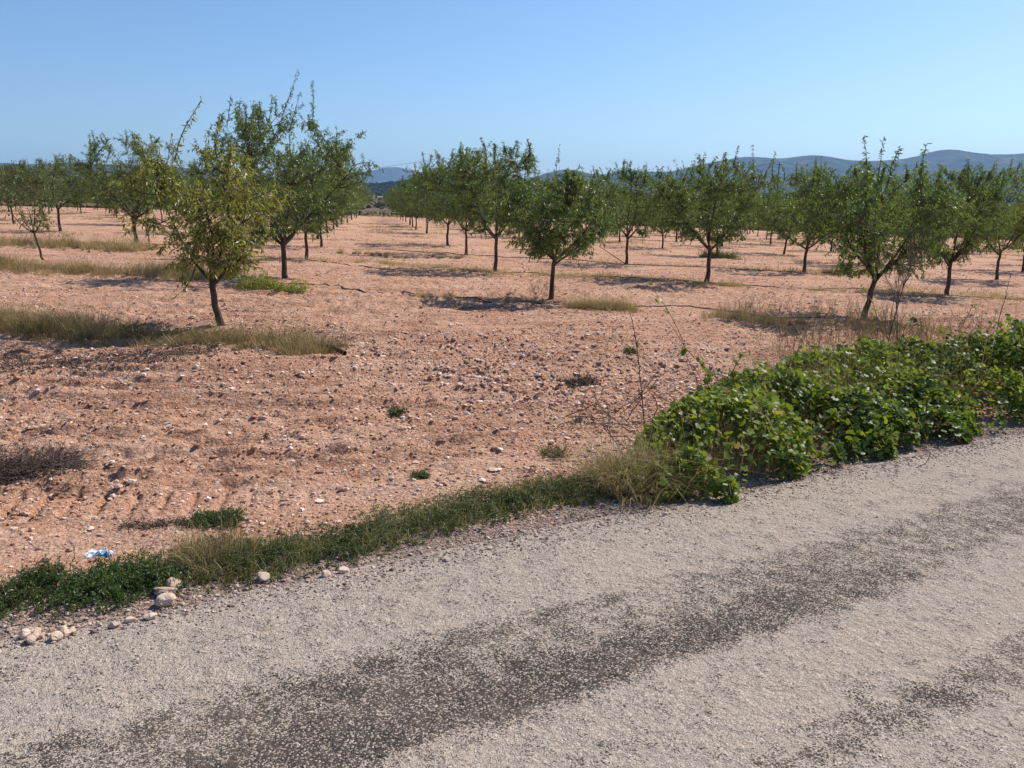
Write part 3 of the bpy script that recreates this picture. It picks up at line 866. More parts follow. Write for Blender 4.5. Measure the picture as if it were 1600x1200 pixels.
def grass_patch(mb, pts, n, width, hgt, g, w=.004, tint=(.2, .9), lean=.55, clump=1.2, gap=.0, seed=0, tuft=None):
    tuft = tuft or max(.03, hgt * .30)
    nc = max(6, int(n / 26))
    c, off, u = path_pts(pts, nc, width * 1.25, g)
    m = vnoise(c[:, 0] * clump, c[:, 1] * clump * 2, 200 + seed) + .5 * vnoise(c[:, 0] * 4, c[:, 1] * 4, 201 + seed)
    k = m > gap; c = c[k]; off = off[k]; m = m[k]; nc = len(c)
    if nc == 0: return
    th = g.lognormal(-.1, .38, nc) * np.clip(1.15 - off * .55, .25, 1) * (1 + .8 * np.clip(m, -.5, .6))
    tt = g.uniform(tint[0], tint[1], nc)
    i = g.integers(0, nc, n)
    q = g.normal(0, 1, (n, 2)); xy = c[i] + q * tuft * .42 * th[i][:, None]
    P = np.stack([xy[:, 0], xy[:, 1], ground_z(xy[:, 0], xy[:, 1]) - .01], 1)
    H = hgt * g.uniform(.35, 1.1, n) * th[i]
    V, F4, F3 = blades(P, H, g.uniform(.7, 1.3, n) * w, g.uniform(.1, 1, n) * lean * 1.4, g)
    V = V.reshape(n, 5, 3); o = np.concatenate([q, np.zeros((n, 1))], 1) * (H * lean * .38)[:, None]
    V[:, 2:4] += o[:, None] * .4; V[:, 4] += o; V = V.reshape(-1, 3)
    tn = np.clip(tt[i] + g.uniform(-.18, .18, n) + .2 * m[i], 0, 1)
    mb.add(V, F4, np.repeat(tn, 5)); mb.v.append(np.zeros((0, 3))); mb.f.append(F3 + mb.n - len(V)); mb.t.append(np.zeros(0)); mb.m.append(np.zeros(len(F3)))

g = np.random.default_rng(33)
A2 = lambda *p: [at(x, y, False)[:2] for x, y in p]
def grass_object(name, label, cat, mat, spec, kind=None, group=None):
    mb = MB()
    for sp_ in spec: grass_patch(mb, g=g, **sp_)
    o = mb.build(name, [M[mat]], None, False)
    tag(o, label, cat, group, kind); return o

grass_object('dry_grass', 'strip of olive and straw grass under the nearest left tree', None, 'dry_grass', [
    dict(pts=A2((-260, 500), (0, 524), (120, 530), (250, 540), (350, 546), (450, 556), (520, 566)), n=26000, width=.42, hgt=.24, tint=(.05, .75), gap=-.42, w=.0035, lean=.8, seed=1),
    dict(pts=A2((-200, 500), (0, 515), (110, 528)), n=9000, width=.5, hgt=.28, tint=(.2, .8), gap=-.4, w=.0035, lean=.8, seed=2)], 'stuff')
grass_object('dry_grass', 'band of straw coloured grass behind the nearest left tree', None, 'dry_grass', [
    dict(pts=A2((-200, 412), (0, 424), (120, 430), (200, 432), (270, 434), (330, 442)), n=20000, width=.7, hgt=.32, tint=(.25, .9), gap=-.42, w=.005, lean=.8, seed=3),
    dict(pts=A2((-100, 380), (60, 388), (170, 392), (230, 396)), n=10000, width=.9, hgt=.28, tint=(.35, .95), gap=-.35, w=.009, seed=4)], 'stuff')
grass_object('dry_grass', 'thin dry grass along the drip hoses in the middle of the field', None, 'dry_grass', [
    dict(pts=A2((560, 412), (680, 420), (770, 428), (900, 438), (1010, 444)), n=8000, width=.5, hgt=.12, tint=(.45, 1), gap=-.10, w=.006, seed=5, tuft=.12, lean=.9),
    dict(pts=A2((1000, 444), (1103, 449), (1220, 455), (1330, 460), (1480, 466), (1600, 474)), n=8000, width=.5, hgt=.12, tint=(.45, 1), gap=-.08, w=.006, seed=6, tuft=.12, lean=.9),
    dict(pts=A2((640, 470), (740, 474), (850, 478)), n=2600, width=.28, hgt=.13, tint=(.4, 1), gap=-.1, w=.005, seed=7),
    dict(pts=A2((1100, 497), (1200, 508), (1330, 522), (1450, 530), (1580, 545)), n=7000, width=.5, hgt=.16, tint=(.4, 1), gap=-.15, w=.004, seed=8),
    dict(pts=A2((520, 400), (640, 404), (720, 408)), n=3000, width=.6, hgt=.12, tint=(.5, 1), gap=-.05, w=.008, seed=9)], 'stuff')
# farther cross strips following the planting lines
specs = []
for k in range(1, 9):
    a = O0 + k * U_ROW - 9 * V_ROW; b = O0 + k * U_ROW + 8 * V_ROW
    specs.append(dict(pts=[a, b], n=9000, width=1.1, hgt=.10, tint=(.45, 1), gap=.0, w=.010 + .003 * k, clump=.35, lean=1.0, tuft=.55, seed=20 + k))
specs.append(dict(pts=A2((560, 338), (600, 338.5), (640, 339)), n=3500, width=3.5, hgt=.25, tint=(.6, 1), gap=-.5, w=.05, seed=40))
grass_object('dry_grass', 'faint bands of straw grass crossing the far orchard floor', None, 'dry_grass', specs, 'stuff')
# sparse weeds
grass_object('grass_tussock', 'rounded straw tussock right of the front middle tree', 'grass tuft', 'dry_grass', [
    dict(pts=A2((888, 487), (935, 489), (992, 491)), n=7500, width=.28, hgt=.17, tint=(.35, .95), gap=-2, w=.004, lean=.9, seed=50)])
grass_object('grass_tussock', 'brown dry clump beneath the tree with the low side limb, far right', 'grass tuft', 'dry_grass', [
    dict(pts=A2((1285, 428), (1330, 430), (1365, 431)), n=3000, width=.5, hgt=.26, tint=(.1, .55), gap=-2, w=.008, lean=.8, seed=51)])
grass_object('grass_tussock', 'dense tan dry tussock at the road edge in front of the grapevine', 'grass tuft', 'dry_grass', [
    dict(pts=A2((945, 772), (1010, 762), (1085, 742)), n=9000, width=.20, hgt=.24, tint=(.05, .85), gap=-2, w=.0028, lean=1.0, seed=52)])
grass_object('grass_tussock', 'feathery straw tuft poking up through the grapevine leaves', 'grass tuft', 'dry_grass', [
    dict(pts=A2((1110, 735), (1150, 728), (1185, 720)), n=3800, width=.20, hgt=.44, tint=(.45, 1), gap=-2, w=.0025, lean=.55, seed=53)])
grass_object('grass_tussock', 'grey straw tussock in the verge right of the green weed clump', 'grass tuft', 'dry_grass', [
    dict(pts=A2((285, 898), (345, 886), (395, 878)), n=3600, width=.15, hgt=.13, tint=(.1, .85), gap=-2, w=.0024, lean=.7, seed=54)])

def leafy(mb, xy, hgt, g, L=.022, W=.009, per=14, tint=(.1, .8), spread=.5, stem=.0012, droop=.1, zf=ground_z, mi=0, mi_stem=0):
    """low herbs: thin stems with many small leaves"""
    n = len(xy)
    st = np.stack([xy[:, 0], xy[:, 1], zf(xy[:, 0], xy[:, 1])], 1)
    d = np.stack([g.normal(0, spread, n), g.normal(0, spread, n), np.ones(n)], 1)
    Pp = polyline_batch(st, d, hgt, 4, -droop, g, .15)
    v, f = tubes(Pp, np.broadcast_to(np.array([1.3, 1, .8, .4]) * stem, (n, 4)), 3); mb.add(v, f, .6, mi_stem)
    p, pd, u = pick_on(Pp, n * per, g, .12, 1.03)
    V, F = leaves(p + g.normal(0, L * .35, p.shape), pd * .3 + g.normal(0, .8, p.shape) + [0, 0, .25], g.uniform(.6, 1.3, len(p)) * L, g.uniform(.7, 1.3, len(p)) * W, g=g)
    mb.add(V, F, np.repeat(np.clip(g.uniform(tint[0], tint[1], len(p)), 0, 1), 4), mi)

def weed(name, label, cat, mat, pts, n, width, h, kind=None, group=None, extra=None, hpow=1, **kw):
    mb = MB()
    xy, off, u = path_pts(pts, n, width, g)
    hh = h * g.uniform(.5, 1.1, n) * np.clip(1.1 - .45 * off, .35, 1) * (.35 + 1.5 * np.clip(vnoise(xy[:, 0] * 7, xy[:, 1] * 7, 71) + .35, 0, 1))
    leafy(mb, xy, hh, g, **kw)
    if extra: extra(mb)
    o = mb.build(name, [M[mat]], None, False); tag(o, label, cat, group, kind); return o

weed('weed_clump', 'lush bright green weed clump at the road edge by three pale rocks', 'weed', 'lush_leaf', A2((115, 932), (155, 938), (200, 930), (255, 908)), 400, .15, .105, per=22, L=.017, W=.006, spread=.7)
weed('weed_clump', 'dull green weeds in the lower left corner beside the road', 'weed', 'weed_leaf', A2((-60, 975), (20, 948), (95, 915)), 420, .12, .07, per=22, L=.015, W=.006, spread=.7)
weed('weed_clump', 'round grey green weed cushion behind the straw verge tussock', 'weed', 'weed_leaf', A2((305, 828), (338, 830), (372, 828)), 380, .09, .07, per=22, L=.012, W=.005, spread=.9)
def verge_extra(mb):
    gg = np.random.default_rng(91)
    xy, off, u = path_pts(A2((270, 900), (400, 886), (560, 852), (700, 812), (850, 782), (950, 760)), 6500, .20, gg)
    kk = vnoise(xy[:, 0] * 6, xy[:, 1] * 6, 92) > -.2; xy = xy[kk]
    P = np.stack([xy[:, 0], xy[:, 1], ground_z(xy[:, 0], xy[:, 1]) - .01], 1)
    V, F4, F3 = blades(P, gg.uniform(.03, .15, len(P)), gg.uniform(.0012, .0026, len(P)), gg.uniform(.2, 1.3, len(P)), gg)
    tn = np.where(gg.uniform(size=len(P)) < .6, 1.0, gg.uniform(.2, .9, len(P)))
    mb.add(V, F4, np.repeat(tn, 5)); mb.v.append(np.zeros((0, 3))); mb.f.append(F3 + mb.n - len(V)); mb.t.append(np.zeros(0)); mb.m.append(np.zeros(len(F3)))
weed('verge_grass', 'low dark green weeds and grass growing along the road edge', None, 'weed_leaf',
     A2((270, 900), (400, 888), (480, 868), (560, 852), (640, 830), (700, 816), (790, 795), (860, 785), (960, 765)), 2300, .17, .075, kind='stuff', per=24, L=.014, W=.005, spread=.8, tint=(.05, .85), extra=verge_extra)
for X, Y, w_, h_, lab, mt in [
    (655, 757, .05, .06, 'tiny lone green weed on the soil above the verge', 'weed_leaf'),
    (865, 722, .10, .10, 'reddish dry weedlet on the soil left of the tan tussock', 'leaf_rusty'),
    (622, 655, .06, .05, 'small dark weed on bare soil in the middle of the field', 'weed_leaf'),
    (985, 560, .08, .06, 'small weed at the top of the tall thin stalk in the field', 'weed_leaf')]:
    c = at(X, Y, False)[:2]
    weed('weed', lab, 'weed', mt, [c - [w_, 0], c + [w_, 0]], 70, w_ * .9, h_, per=16, L=.014, W=.005, spread=.9)
weed('weed_clump', 'grey weed tuft round the foot of the tree close behind the vase shaped tree', 'weed', 'weed_leaf', A2((1095, 404), (1120, 405), (1150, 406)), 400, .5, .38, per=20, L=.04, W=.014, spread=.5)
weed('root_suckers', 'fresh green suckers on the ground behind the nearest yellowish tree', 'plant', 'leaf_yellow', A2((385, 455), (430, 462), (475, 464)), 260, .3, .30, per=22, L=.05, W=.014, spread=.7)

# brush heap of dead twigs, dark, left edge
def dead_brush(name, label, cat, pts, n, width, h, seed, kind=None, r=.002):
    gg = np.random.default_rng(seed); mb = MB()
    xy, off, u = path_pts(pts, n, width, gg)
    st = np.stack([xy[:, 0], xy[:, 1], ground_z(xy[:, 0], xy[:, 1]) + gg.uniform(0, h * .5, n)], 1)
    d = np.stack([gg.normal(0, 1, n), gg.normal(0, 1, n), gg.uniform(-.1, .7, n)], 1)
    P = polyline_batch(st, d, gg.uniform(.5, 1.4, n) * h * 1.6, 5, -.6, gg, .3)
    v, f = tubes(P, np.broadcast_to(np.array([1.3, 1.1, .9, .7, .4]) * r, (n, 5)), 3); mb.add(v, f, np.repeat(gg.uniform(0, 1, n) ** 2, 15))
    o = mb.build(name, [M['dead_twig']]); tag(o, label, cat, None, kind); return o
dead_brush('brush_pile', 'flat heap of dark dead twigs at the left edge', 'brush', A2((-90, 752), (30, 752), (120, 748)), 2600, .17, .09, 5)
dead_brush('brush_pile', 'thin dark scatter of dead twigs on soil right of centre', 'brush', A2((880, 604), (930, 602)), 700, .14, .045, 6)
dead_brush('brush_pile', 'thin line of dead twigs on soil above the verge grass', 'brush', A2((190, 838), (260, 836), (300, 832)), 300, .06, .03, 7, r=.0014)
dead_brush('fallen_twigs', 'dense dark twigs strewn before and left of the nearest left tree', None, A2((-60, 565), (100, 585), (200, 575), (330, 556)), 4200, .55, .035, 8, 'stuff', r=.0026)  # thin twigs laid densely so this stretch of ground reads darker
dead_brush('fallen_twigs', 'twig litter on the ground below the front middle tree', None, A2((690, 486), (800, 486)), 700, .5, .03, 9, 'stuff')
# a fallen branch at the end of the grass strip
def stick(name, label, cat, pts3, r0, r1, mat='dead_twig', sides=6, extra=None):
    P = np.array(pts3, float)[None]; m = P.shape[1]
    v, f = tubes(P, np.linspace(r0, r1, m)[None], sides); mb = MB(); mb.add(v, f, .2)
    if extra: extra(mb)
    o = mb.build(name, [M[mat]]); tag(o, label, cat); return o
p0, p1 = at(498, 560), at(540, 568)
stick('fallen_branch', 'thick dark fallen branch at the right end of the near grass strip', 'branch', [p0 + [0, 0, .03], (p0 + p1) / 2 + [0, .02, .06], p1 + [0, 0, .03]], .022, .028)
b = at(978, 414)
stick('leaning_stick', 'dry stick leaning on the ground against the small forked tree', 'stick', [b + [-.95, -.2, .62], b + [-.5, -.15, .33], b + [-.05, -.05, .03]], .010, .014)

# tall thin dry stalks
def stalk(name, label, base_px, top_px, r, seed, branches=0, blen=.2, fuzz=0, bl_from=.4, lean_y=.0, mats=('dead_twig', 'dry_grass'), cat='dry weed'):
    gg = np.random.default_rng(seed)
    b = at(*base_px); dz = (base_px[1] - top_px[1]) / F_PX * b[1] * 1.02; dx = (top_px[0] - base_px[0]) / F_PX * b[1]
    m = 9; u = np.linspace(0, 1, m)
    P = b + np.stack([dx * u ** 1.3, lean_y * u, dz * u], 1) + .006 * np.cumsum(gg.normal(size=(m, 3)), 0) * [1, 1, 0]
    mb = MB(); v, f = tubes(P[None], (r * np.linspace(1, .35, m))[None], 5); mb.add(v, f, .3)
    if branches:
        p, d, uu = pick_on(P[None], branches, gg, bl_from, .97)
        dd = d * .9 + gg.normal(0, .45, p.shape) * [1, 1, .3] + [0, 0, .2]
        B = polyline_batch(p, dd, gg.uniform(.4, 1.2, branches) * blen * (1.2 - .6 * uu), 5, .4, gg, .12)
        v, f = tubes(B, np.broadcast_to(np.linspace(.6, .22, 5) * r, B.shape[:2]), 4); mb.add(v, f, .4)
        if fuzz:
            p, d, uu = pick_on(B, fuzz, gg, .3, 1)
            B2 = polyline_batch(p, d + gg.normal(0, .5, p.shape), gg.uniform(.03, .12, fuzz), 3, .2, gg, .2)
            v, f = tubes(B2, np.broadcast_to(np.array([.2, .16, .1]) * r, B2.shape[:2]), 3); mb.add(v, f, gg.uniform(.3, 1), 1)
    o = mb.build(name, [M[mats[0]], M[mats[1]]]); tag(o, label, cat); return o
stalk('dry_stalk', 'single tall thin dark stalk in front of the bare field, left of the grapevine', (1008, 693), (983, 497), .0055, 1, 14, .07, 0, .5)
stalk('dry_weed', 'tall branching dead weed rising out of the grapevine thicket', (1378, 600), (1412, 400), .008, 2, 18, .6, 200, .2)
stalk('dry_weed', 'shorter brown weed stem beside the tall branching one in the thicket', (1395, 596), (1380, 440), .005, 3, 10, .4, 90, .3)
stalk('dry_stalk', 'lone straight stalk over the thicket near the right edge', (1549, 562), (1558, 440), .006, 4, 10, .12, 0, .3)
stalk('dry_stalk', 'thin stalk at the right edge behind the grapevine', (1590, 580), (1592, 505), .004, 5, 6, .12, 0, .3)
stalk('dry_weed', 'bare wiry weed with forked twigs left of the tan tussock', (968, 718), (915, 655), .003, 6, 14, .20, 60, .2)
stalk('dry_weed', 'second wiry weed with upright fork behind the tan tussock', (955, 706), (950, 640), .0025, 7, 12, .16, 50, .2)
stalk('dry_stalk', 'pale bent straw leaning over the verge grass near the rocks', (335, 905), (356, 868), .0016, 8, 2, .05, 0, .5, mats=('dry_grass', 'dry_grass'))
stalk('dry_stalk', 'pale straw with a seed husk in the dark verge grass', (470, 890), (485, 850), .0016, 9, 3, .05, 0, .5, mats=('dry_grass', 'dry_grass'))
stalk('dry_stalk', 'short dark twig standing behind the white and blue litter', (118, 892), (130, 862), .0022, 10, 3, .06, 0, .4)
# fine dry haze of weeds behind the vine
def fine_weeds():
    gg = np.random.default_rng(77); mb = MB()
    for (X, Y, w, nn, h) in [(1170, 500, .5, 30, .28), (1280, 520, .6, 60, .42), (1340, 545, .7, 80, .5), (1430, 560, .8, 90, .5), (1500, 540, .8, 40, .45), (1250, 560, .5, 40, .35), (845, 470, .3, 16, .28)]:
        c = at(X, Y, False)[:2]
        xy = c + gg.normal(0, w * .5, (nn, 2))
        st = np.stack([xy[:, 0], xy[:, 1], ground_z(xy[:, 0], xy[:, 1])], 1)
        P = polyline_batch(st, np.stack([gg.normal(0, .25, nn), gg.normal(0, .25, nn), np.ones(nn)], 1), h * gg.uniform(.6, 1.2, nn), 6, 0, gg, .08)
        v, f = tubes(P, np.broadcast_to(np.linspace(.0028, .001, 6), P.shape[:2]), 3); mb.add(v, f, .5)
        p, d, u = pick_on(P, nn * 12, gg, .3, 1)
        B = polyline_batch(p, d + gg.normal(0, .5, p.shape), gg.uniform(.04, .14, len(p)), 3, .2, gg, .15)
        v, f = tubes(B, np.broadcast_to(np.array([.0014, .0012, .0008]), B.shape[:2]), 3); mb.add(v, f, np.repeat(gg.uniform(.3, 1, len(p)), 9))
    o = mb.build('dry_weeds', [M['dry_grass']], None, False); tag(o, 'fine wiry dry weeds behind and above the grapevine', kind='stuff')
fine_weeds()

# ------------------------------------------------------------------ grapevine sprawling on the verge
def grapevine():
    gg = np.random.default_rng(55)
    root = empty('grapevine', (*(P_ROAD + 4 * E_ROAD + .6 * N_ROAD), 0))
    ox, oy, _ = root.location
    oz = gz(ox, oy); root.location.z = oz
    org = np.array([ox, oy, oz])
    def top(s, t):
        """height of the foliage mound"""
        tmax = np.interp(s, [1.0, 1.6, 2.2, 3.2, 4.5, 6, 12, 16], [.35, .9, 1.25, 1.7, 2.1, 2.1, 2.3, 2.3])
        tmin = np.interp(s, [1.0, 1.5, 2.0, 3.0, 4.5, 6, 16], [.10, -.06, .08, .12, .08, .12, .08]) + .18 * vnoise(s * 1.6, s * 0, 301) + .16 * vnoise(s * 5, s * 0, 299) - .10
        u = np.clip((t - tmin) / (tmax - tmin), 0, 1)
        prof = np.clip(np.sin(np.pi * u ** .75), 0, 1) ** .55
        ends = smooth(.95, 1.9, s)
        h = np.interp(s, [1, 3, 6, 9], [.38, .42, .52, .60]) * (.62 + 1.1 * (vnoise(s * 1.1, t * 1.3, 302) + .5 * vnoise(s * 2.6, t * 2.6, 303)) + .25)
        return np.where((u <= 0) | (u >= 1), 0, prof * h * (.45 + .55 * ends))
    n = 135000
    s = gg.uniform(.9, 13, n) ** 1.0; t = gg.uniform(-.25, 2.4, n)
    keep = gg.uniform(size=n) < np.interp(s, [1, 6, 13], [1, .8, .4])
    s = s[keep]; t = t[keep]
    h = top(s, t); k = h > .03
    s = s[k]; t = t[k]; h = h[k]; n = len(s)
    xy = P_ROAD + s[:, None] * E_ROAD + t[:, None] * N_ROAD
    z = ground_z(xy[:, 0], xy[:, 1])
    depth = gg.beta(1.0, 2.2, n)                       # most leaves sit near the surface
    hz = h * (1 - depth * .85) + gg.normal(0, .02, n)
    P = np.stack([xy[:, 0], xy[:, 1], z + np.maximum(hz, .02)], 1)
    hm = vnoise(s * 3.2, t * 3.2, 305) + .4 * vnoise(s * 7, t * 7, 306)
    kk = (hm > -.08) | (gg.uniform(size=n) < .12)
    P = P[kk]; n = len(P)
    # long trailing canes out of the mound
    canes = []
    def cane(p, d, L, m=10, droop=-.5):
        c = polyline_batch(np.array([p]), np.array([d], float), np.array([L]), m, droop, gg, .10)[0]; canes.append(c); return c
    def on(s_, t_, h_):
        q = P_ROAD + s_ * E_ROAD + t_ * N_ROAD; return np.array([q[0], q[1], gz(*q) + h_])
    ex = []
    ex.append(cane(on(2.55, 1.25, .25), (-.25, .5, 1.0), 1.0, droop=-.6))
    ex.append(cane(on(2.9, 1.35, .25), (-.5, .2, .7), .75, droop=-.2))
    ex.append(cane(on(1.7, .55, .15), (-.6, .3, .3), .35, droop=-.5))
    ex.append(cane(on(1.75, .1, .15), (-.6, -.5, .1), .5, droop=-.3))
    ex.append(cane(on(5.9, 2.0, .4), (.1, .3, 1), .6, droop=-.3))
    ex.append(cane(on(7.9, 2.2, .4), (.3, .3, 1), .6, droop=-.6))
    for q in range(90):
        s_ = gg.uniform(2.6, 9); t_ = gg.uniform(.3, 1.7)
        ex.append(cane(on(s_, t_, float(top(np.array([s_]), np.array([t_]))[0]) * .9), (gg.normal(0, .6), gg.normal(0, .6), gg.uniform(.4, 1)), gg.uniform(.18, .45), droop=-.7))
    E = np.stack(ex)
    ep, ed, eu = pick_on(E, 1300, gg, .1, 1.02)
    ep = ep + gg.normal(0, .02, ep.shape)
    P = np.concatenate([P, ep]); n = len(P)
    # leaf: rounded five-lobed fan on a short fold
    ang = np.radians([-90, -52, -22, 10, 40, 65, 90, 115, 140, 170, 202, 232])
    rad = np.array([.18, .78, .98, .86, 1.05, .88, 1.12, .88, 1.05, .86, .98, .78])
    lx = np.cos(ang) * rad; ly = np.sin(ang) * rad
    size = gg.uniform(.016, .035, n)
    nrm = norm(gg.normal(0, .55, (n, 3)) + np.array([.25, -.25, .75]))
    upv = norm(np.cross(nrm, norm(gg.normal(size=(n, 3))))); sd_ = np.cross(nrm, upv)
    K = len(lx)
    cup = gg.uniform(-.25, .35, (n, 1))
    zz = cup * (np.abs(lx)[None]) * .8 + gg.normal(0, .06, (n, K))
    ring = P[:, None] + size[:, None, None] * (sd_[:, None] * lx[None, :, None] + upv[:, None] * ly[None, :, None] + nrm[:, None] * zz[:, :, None])
    V = np.concatenate([P[:, None] - nrm[:, None] * size[:, None, None] * .08, ring], 1).reshape(-1, 3)
    i = (np.arange(n) * (K + 1))[:, None]
    j = np.arange(K)[None]
    F = np.stack([np.broadcast_to(i, (n, K)), i + 1 + j, i + 1 + (j + 1) % K], -1).reshape(-1, 3)
    tn = np.clip(.22 + .45 * gg.beta(2, 2, n) + .5 * vnoise(P[:, 0] * 1.7, P[:, 1] * 1.7, 310) + .45 * (gg.uniform(size=n) < .06), 0, 1)
    mb = MB(); mb.add(V - org, F, np.repeat(tn, K + 1)); mb.build('leaves', [M['vine_leaf']], root, True)
    # canes
    m2 = 260
    s = gg.uniform(1.2, 10, m2); t = gg.uniform(.1, 1.9, m2); h = top(s, t)
    xy = P_ROAD + s[:, None] * E_ROAD + t[:, None] * N_ROAD
    st = np.stack([xy[:, 0], xy[:, 1], ground_z(xy[:, 0], xy[:, 1]) + h * gg.uniform(0, .6, m2)], 1)
    C = polyline_batch(st, gg.normal(0, 1, (m2, 3)) * [1, 1, .35], gg.uniform(.3, .8, m2), 10, .1, gg, .22)
    C = np.concatenate([C, E]) - org
    v, f = tubes(C, np.broadcast_to(np.linspace(.005, .002, 10), C.shape[:2]), 4)
    mb = MB(); mb.add(v, f, gg.uniform(0, 1, len(v))); mb.build('canes', [M['vine_cane']], root)
    tag(root, 'sprawling green grapevine thicket spilling onto the right road edge', 'grapevine')
grapevine()
# brown dead leaves and straw tangled in the thicket
mbx = MB()
for (X, Y, nn, h, w_) in [(1190, 690, 900, .36, .25), (1300, 665, 1400, .46, .35), (1420, 645, 1400, .48, .4), (1350, 610, 700, .5, .4), (1230, 640, 900, .5, .3), (1520, 620, 900, .6, .4)]:
    c = at(X, Y, False)[:2]
    grass_patch(mbx, [c - E_ROAD * w_, c + E_ROAD * w_], nn, .35, h, g, w=.0026, tint=(.0, .6), lean=.7, gap=-2)
o = mbx.build('dry_grass', [M['dry_grass']], None, False); tag(o, 'brown straw tangled among the grapevine leaves', kind='stuff')

# ------------------------------------------------------------------ drip hoses
def hose(px, label, r=.010):
    pts = [at(*q) for q in px]; P = []
    for a, b in zip(pts[:-1], pts[1:]):
        L = np.linalg.norm(b - a); m = max(2, int(L / .18))
        for k in range(m): P.append(a + (b - a) * k / m)
    P.append(pts[-1]); P = np.array(P)
    P[:, 1] += .10 * vnoise(P[:, 0] * .8, P[:, 1] * 0 + r, 90) + .05 * vnoise(P[:, 0] * 2.5, P[:, 1] * 0, 92)
    P[:, 2] = ground_z(P[:, 0], P[:, 1]) + r * .7 + .012 * (vnoise(P[:, 0] * 1.5, P[:, 1] * 0, 93) + .3)
    v, f = tubes(P[None], np.full((1, len(P)), r), 6); mb = MB(); mb.add(v, f, .3)
    o = mb.build('drip_hose', [M['hose']]); tag(o, label, 'hose', 'black drip irrigation hoses'); return o
hose([(445, 447), (475, 450), (520, 455), (560, 461), (620, 465), (680, 470), (760, 474), (858, 479), (930, 483), (1003, 486), (1060, 486), (1110, 490), (1206, 500), (1285, 502), (1350, 506), (1434, 515), (1512, 528), (1600, 540)], 'black drip hose passing the feet of the front middle tree and the leaning tree', .011)
hose([(700, 420), (773, 428), (836, 431), (900, 437), (1000, 442), (1103, 446), (1180, 450), (1260, 455), (1310, 456), (1400, 459), (1479, 465), (1540, 468), (1640, 476)], 'black drip hose passing the feet of the vase shaped tree and the sucker tree', .012)
hose([(478, 409), (520, 415), (562, 420), (620, 424), (700, 420)], 'short black drip hose crossing the dirt aisle from the left row', .012)
hose([(600, 392), (690, 398), (800, 404), (900, 408), (978, 415), (1080, 420), (1180, 424), (1257, 428)], 'black drip hose far back, ending at the small forked tree and beyond', .014)

# ------------------------------------------------------------------ litter
def litter():
    gg = np.random.default_rng(12)
    p = at(163, 908); root = empty('plastic_litter', (p[0], p[1], p[2] + .060))
    def sheet(name, mat, cx, w, h, seed):
        n = 16; u, v = np.meshgrid(np.linspace(-1, 1, n), np.linspace(-1, 1, n), indexing='ij')
        r = np.hypot(u, v); q = 1 - .25 * np.clip(r - .8, 0, 1)
        X = cx + u * w * q + .012 * fbm(u * 2, v * 2, seed, 3); Y = v * h * q + .012 * fbm(u * 2 + 9, v * 2, seed, 3)
        Z = .034 * fbm(u * 1.5, v * 1.5, seed + 4, 4, .5) + .03
        idx = np.arange(n * n).reshape(n, n)
        F = np.stack([idx[:-1, :-1], idx[1:, :-1], idx[1:, 1:], idx[:-1, 1:]], -1).reshape(-1, 4)
        mb = MB(); mb.add(np.stack([X, Y, Z], -1).reshape(-1, 3), F, .5); o = mb.build(name, [M[mat]], root, False)
        so = o.modifiers.new('thickness', 'SOLIDIFY'); so.thickness = .0008
    sheet('white_film', 'plastic_white', -.024, .036, .040, 1)
    sheet('blue_film', 'plastic_blue', .018, .019, .022, 2)
    sheet('white_corner', 'plastic_white', .040, .010, .012, 5)
    tag(root, 'crumpled white and blue plastic litter lying on the green weeds', 'litter')
litter()

# ------------------------------------------------------------------ power line
def pole(X, Ytop, D, label, arm=True):
    x = (X - 800) / F_PX * D; zt = CAM_H + (HOR - Ytop) / F_PX * D
    zg = gz(x, D)
    root = empty('power_pole', (x, D, zg)); h = zt - zg
    mb = MB(); P = np.array([[0, 0, -.5], [0, 0, h * .5], [.03, 0, h]])
    v, f = tubes(P[None], np.array([[.18, .15, .12]]), 8); mb.add(v, f, .4)
    mb.build('post', [M['pole']], root)
    mb = MB(); c = np.array([1, .25, 0]); c = c / np.linalg.norm(c)
    P = np.array([[0, 0, h - .5]] * 2) + np.array([-c * .9, c * .9]); v, f = tubes(P[None], np.array([[.06, .06]]), 4); mb.add(v, f, .3)
    mb.build('crossarm', [M['pole']], root)
    for q in (-.8, 0, .8):
        mb = MB(); b0 = np.array([0, 0, h - .44]) + c * q
        if q == 0: b0[2] = h - .02
        v, f = tubes(np.array([[b0, b0 + [0, 0, .08], b0 + [0, 0, .14], b0 + [0, 0, .22]]]), np.array([[.03, .06, .06, .02]]), 8); mb.add(v, f, .5)
        mb.build('insulator', [M['whitewash']], root)
    tag(root, label, 'power pole', 'poles of the power line')
    return np.array([x, D, zt]), c
T0, c0 = pole(330, 274, 330, 'power pole of the line hidden among the left hand tree tops')
T1, c1 = pole(696, 251, 215, 'wooden power pole rising behind the middle row crowns, left of centre')
T2, c2 = pole(1203, 257, 200, 'power pole standing before the blue mountains on the right')
T3, c3 = pole(1790, 250, 205, 'power pole beyond the right edge carrying the wires on')
def cable(a, b, sag, label):
    m = 40; u = np.linspace(0, 1, m)[:, None]
    mb = MB()
    P = a + (b - a) * u - np.array([0, 0, 1]) * sag * 4 * u * (1 - u)
    v, f = tubes(P[None], np.full((1, m), .035), 5); mb.add(v, f, .5)
    o = mb.build('power_line', [M['wire']]); tag(o, label, 'cable', 'wires of the power line')
for a, b, sg, nm in ((T0, T1, 2.6, 'sagging cable seen over the gap at the end of the dirt aisle'), (T1, T2, 4.2, 'cable slung between the two visible power poles'), (T2, T3, 4.5, 'cable running right from the pole before the mountains')):
    cable(a + [0, 0, .2], b + [0, 0, .2], sg, nm)

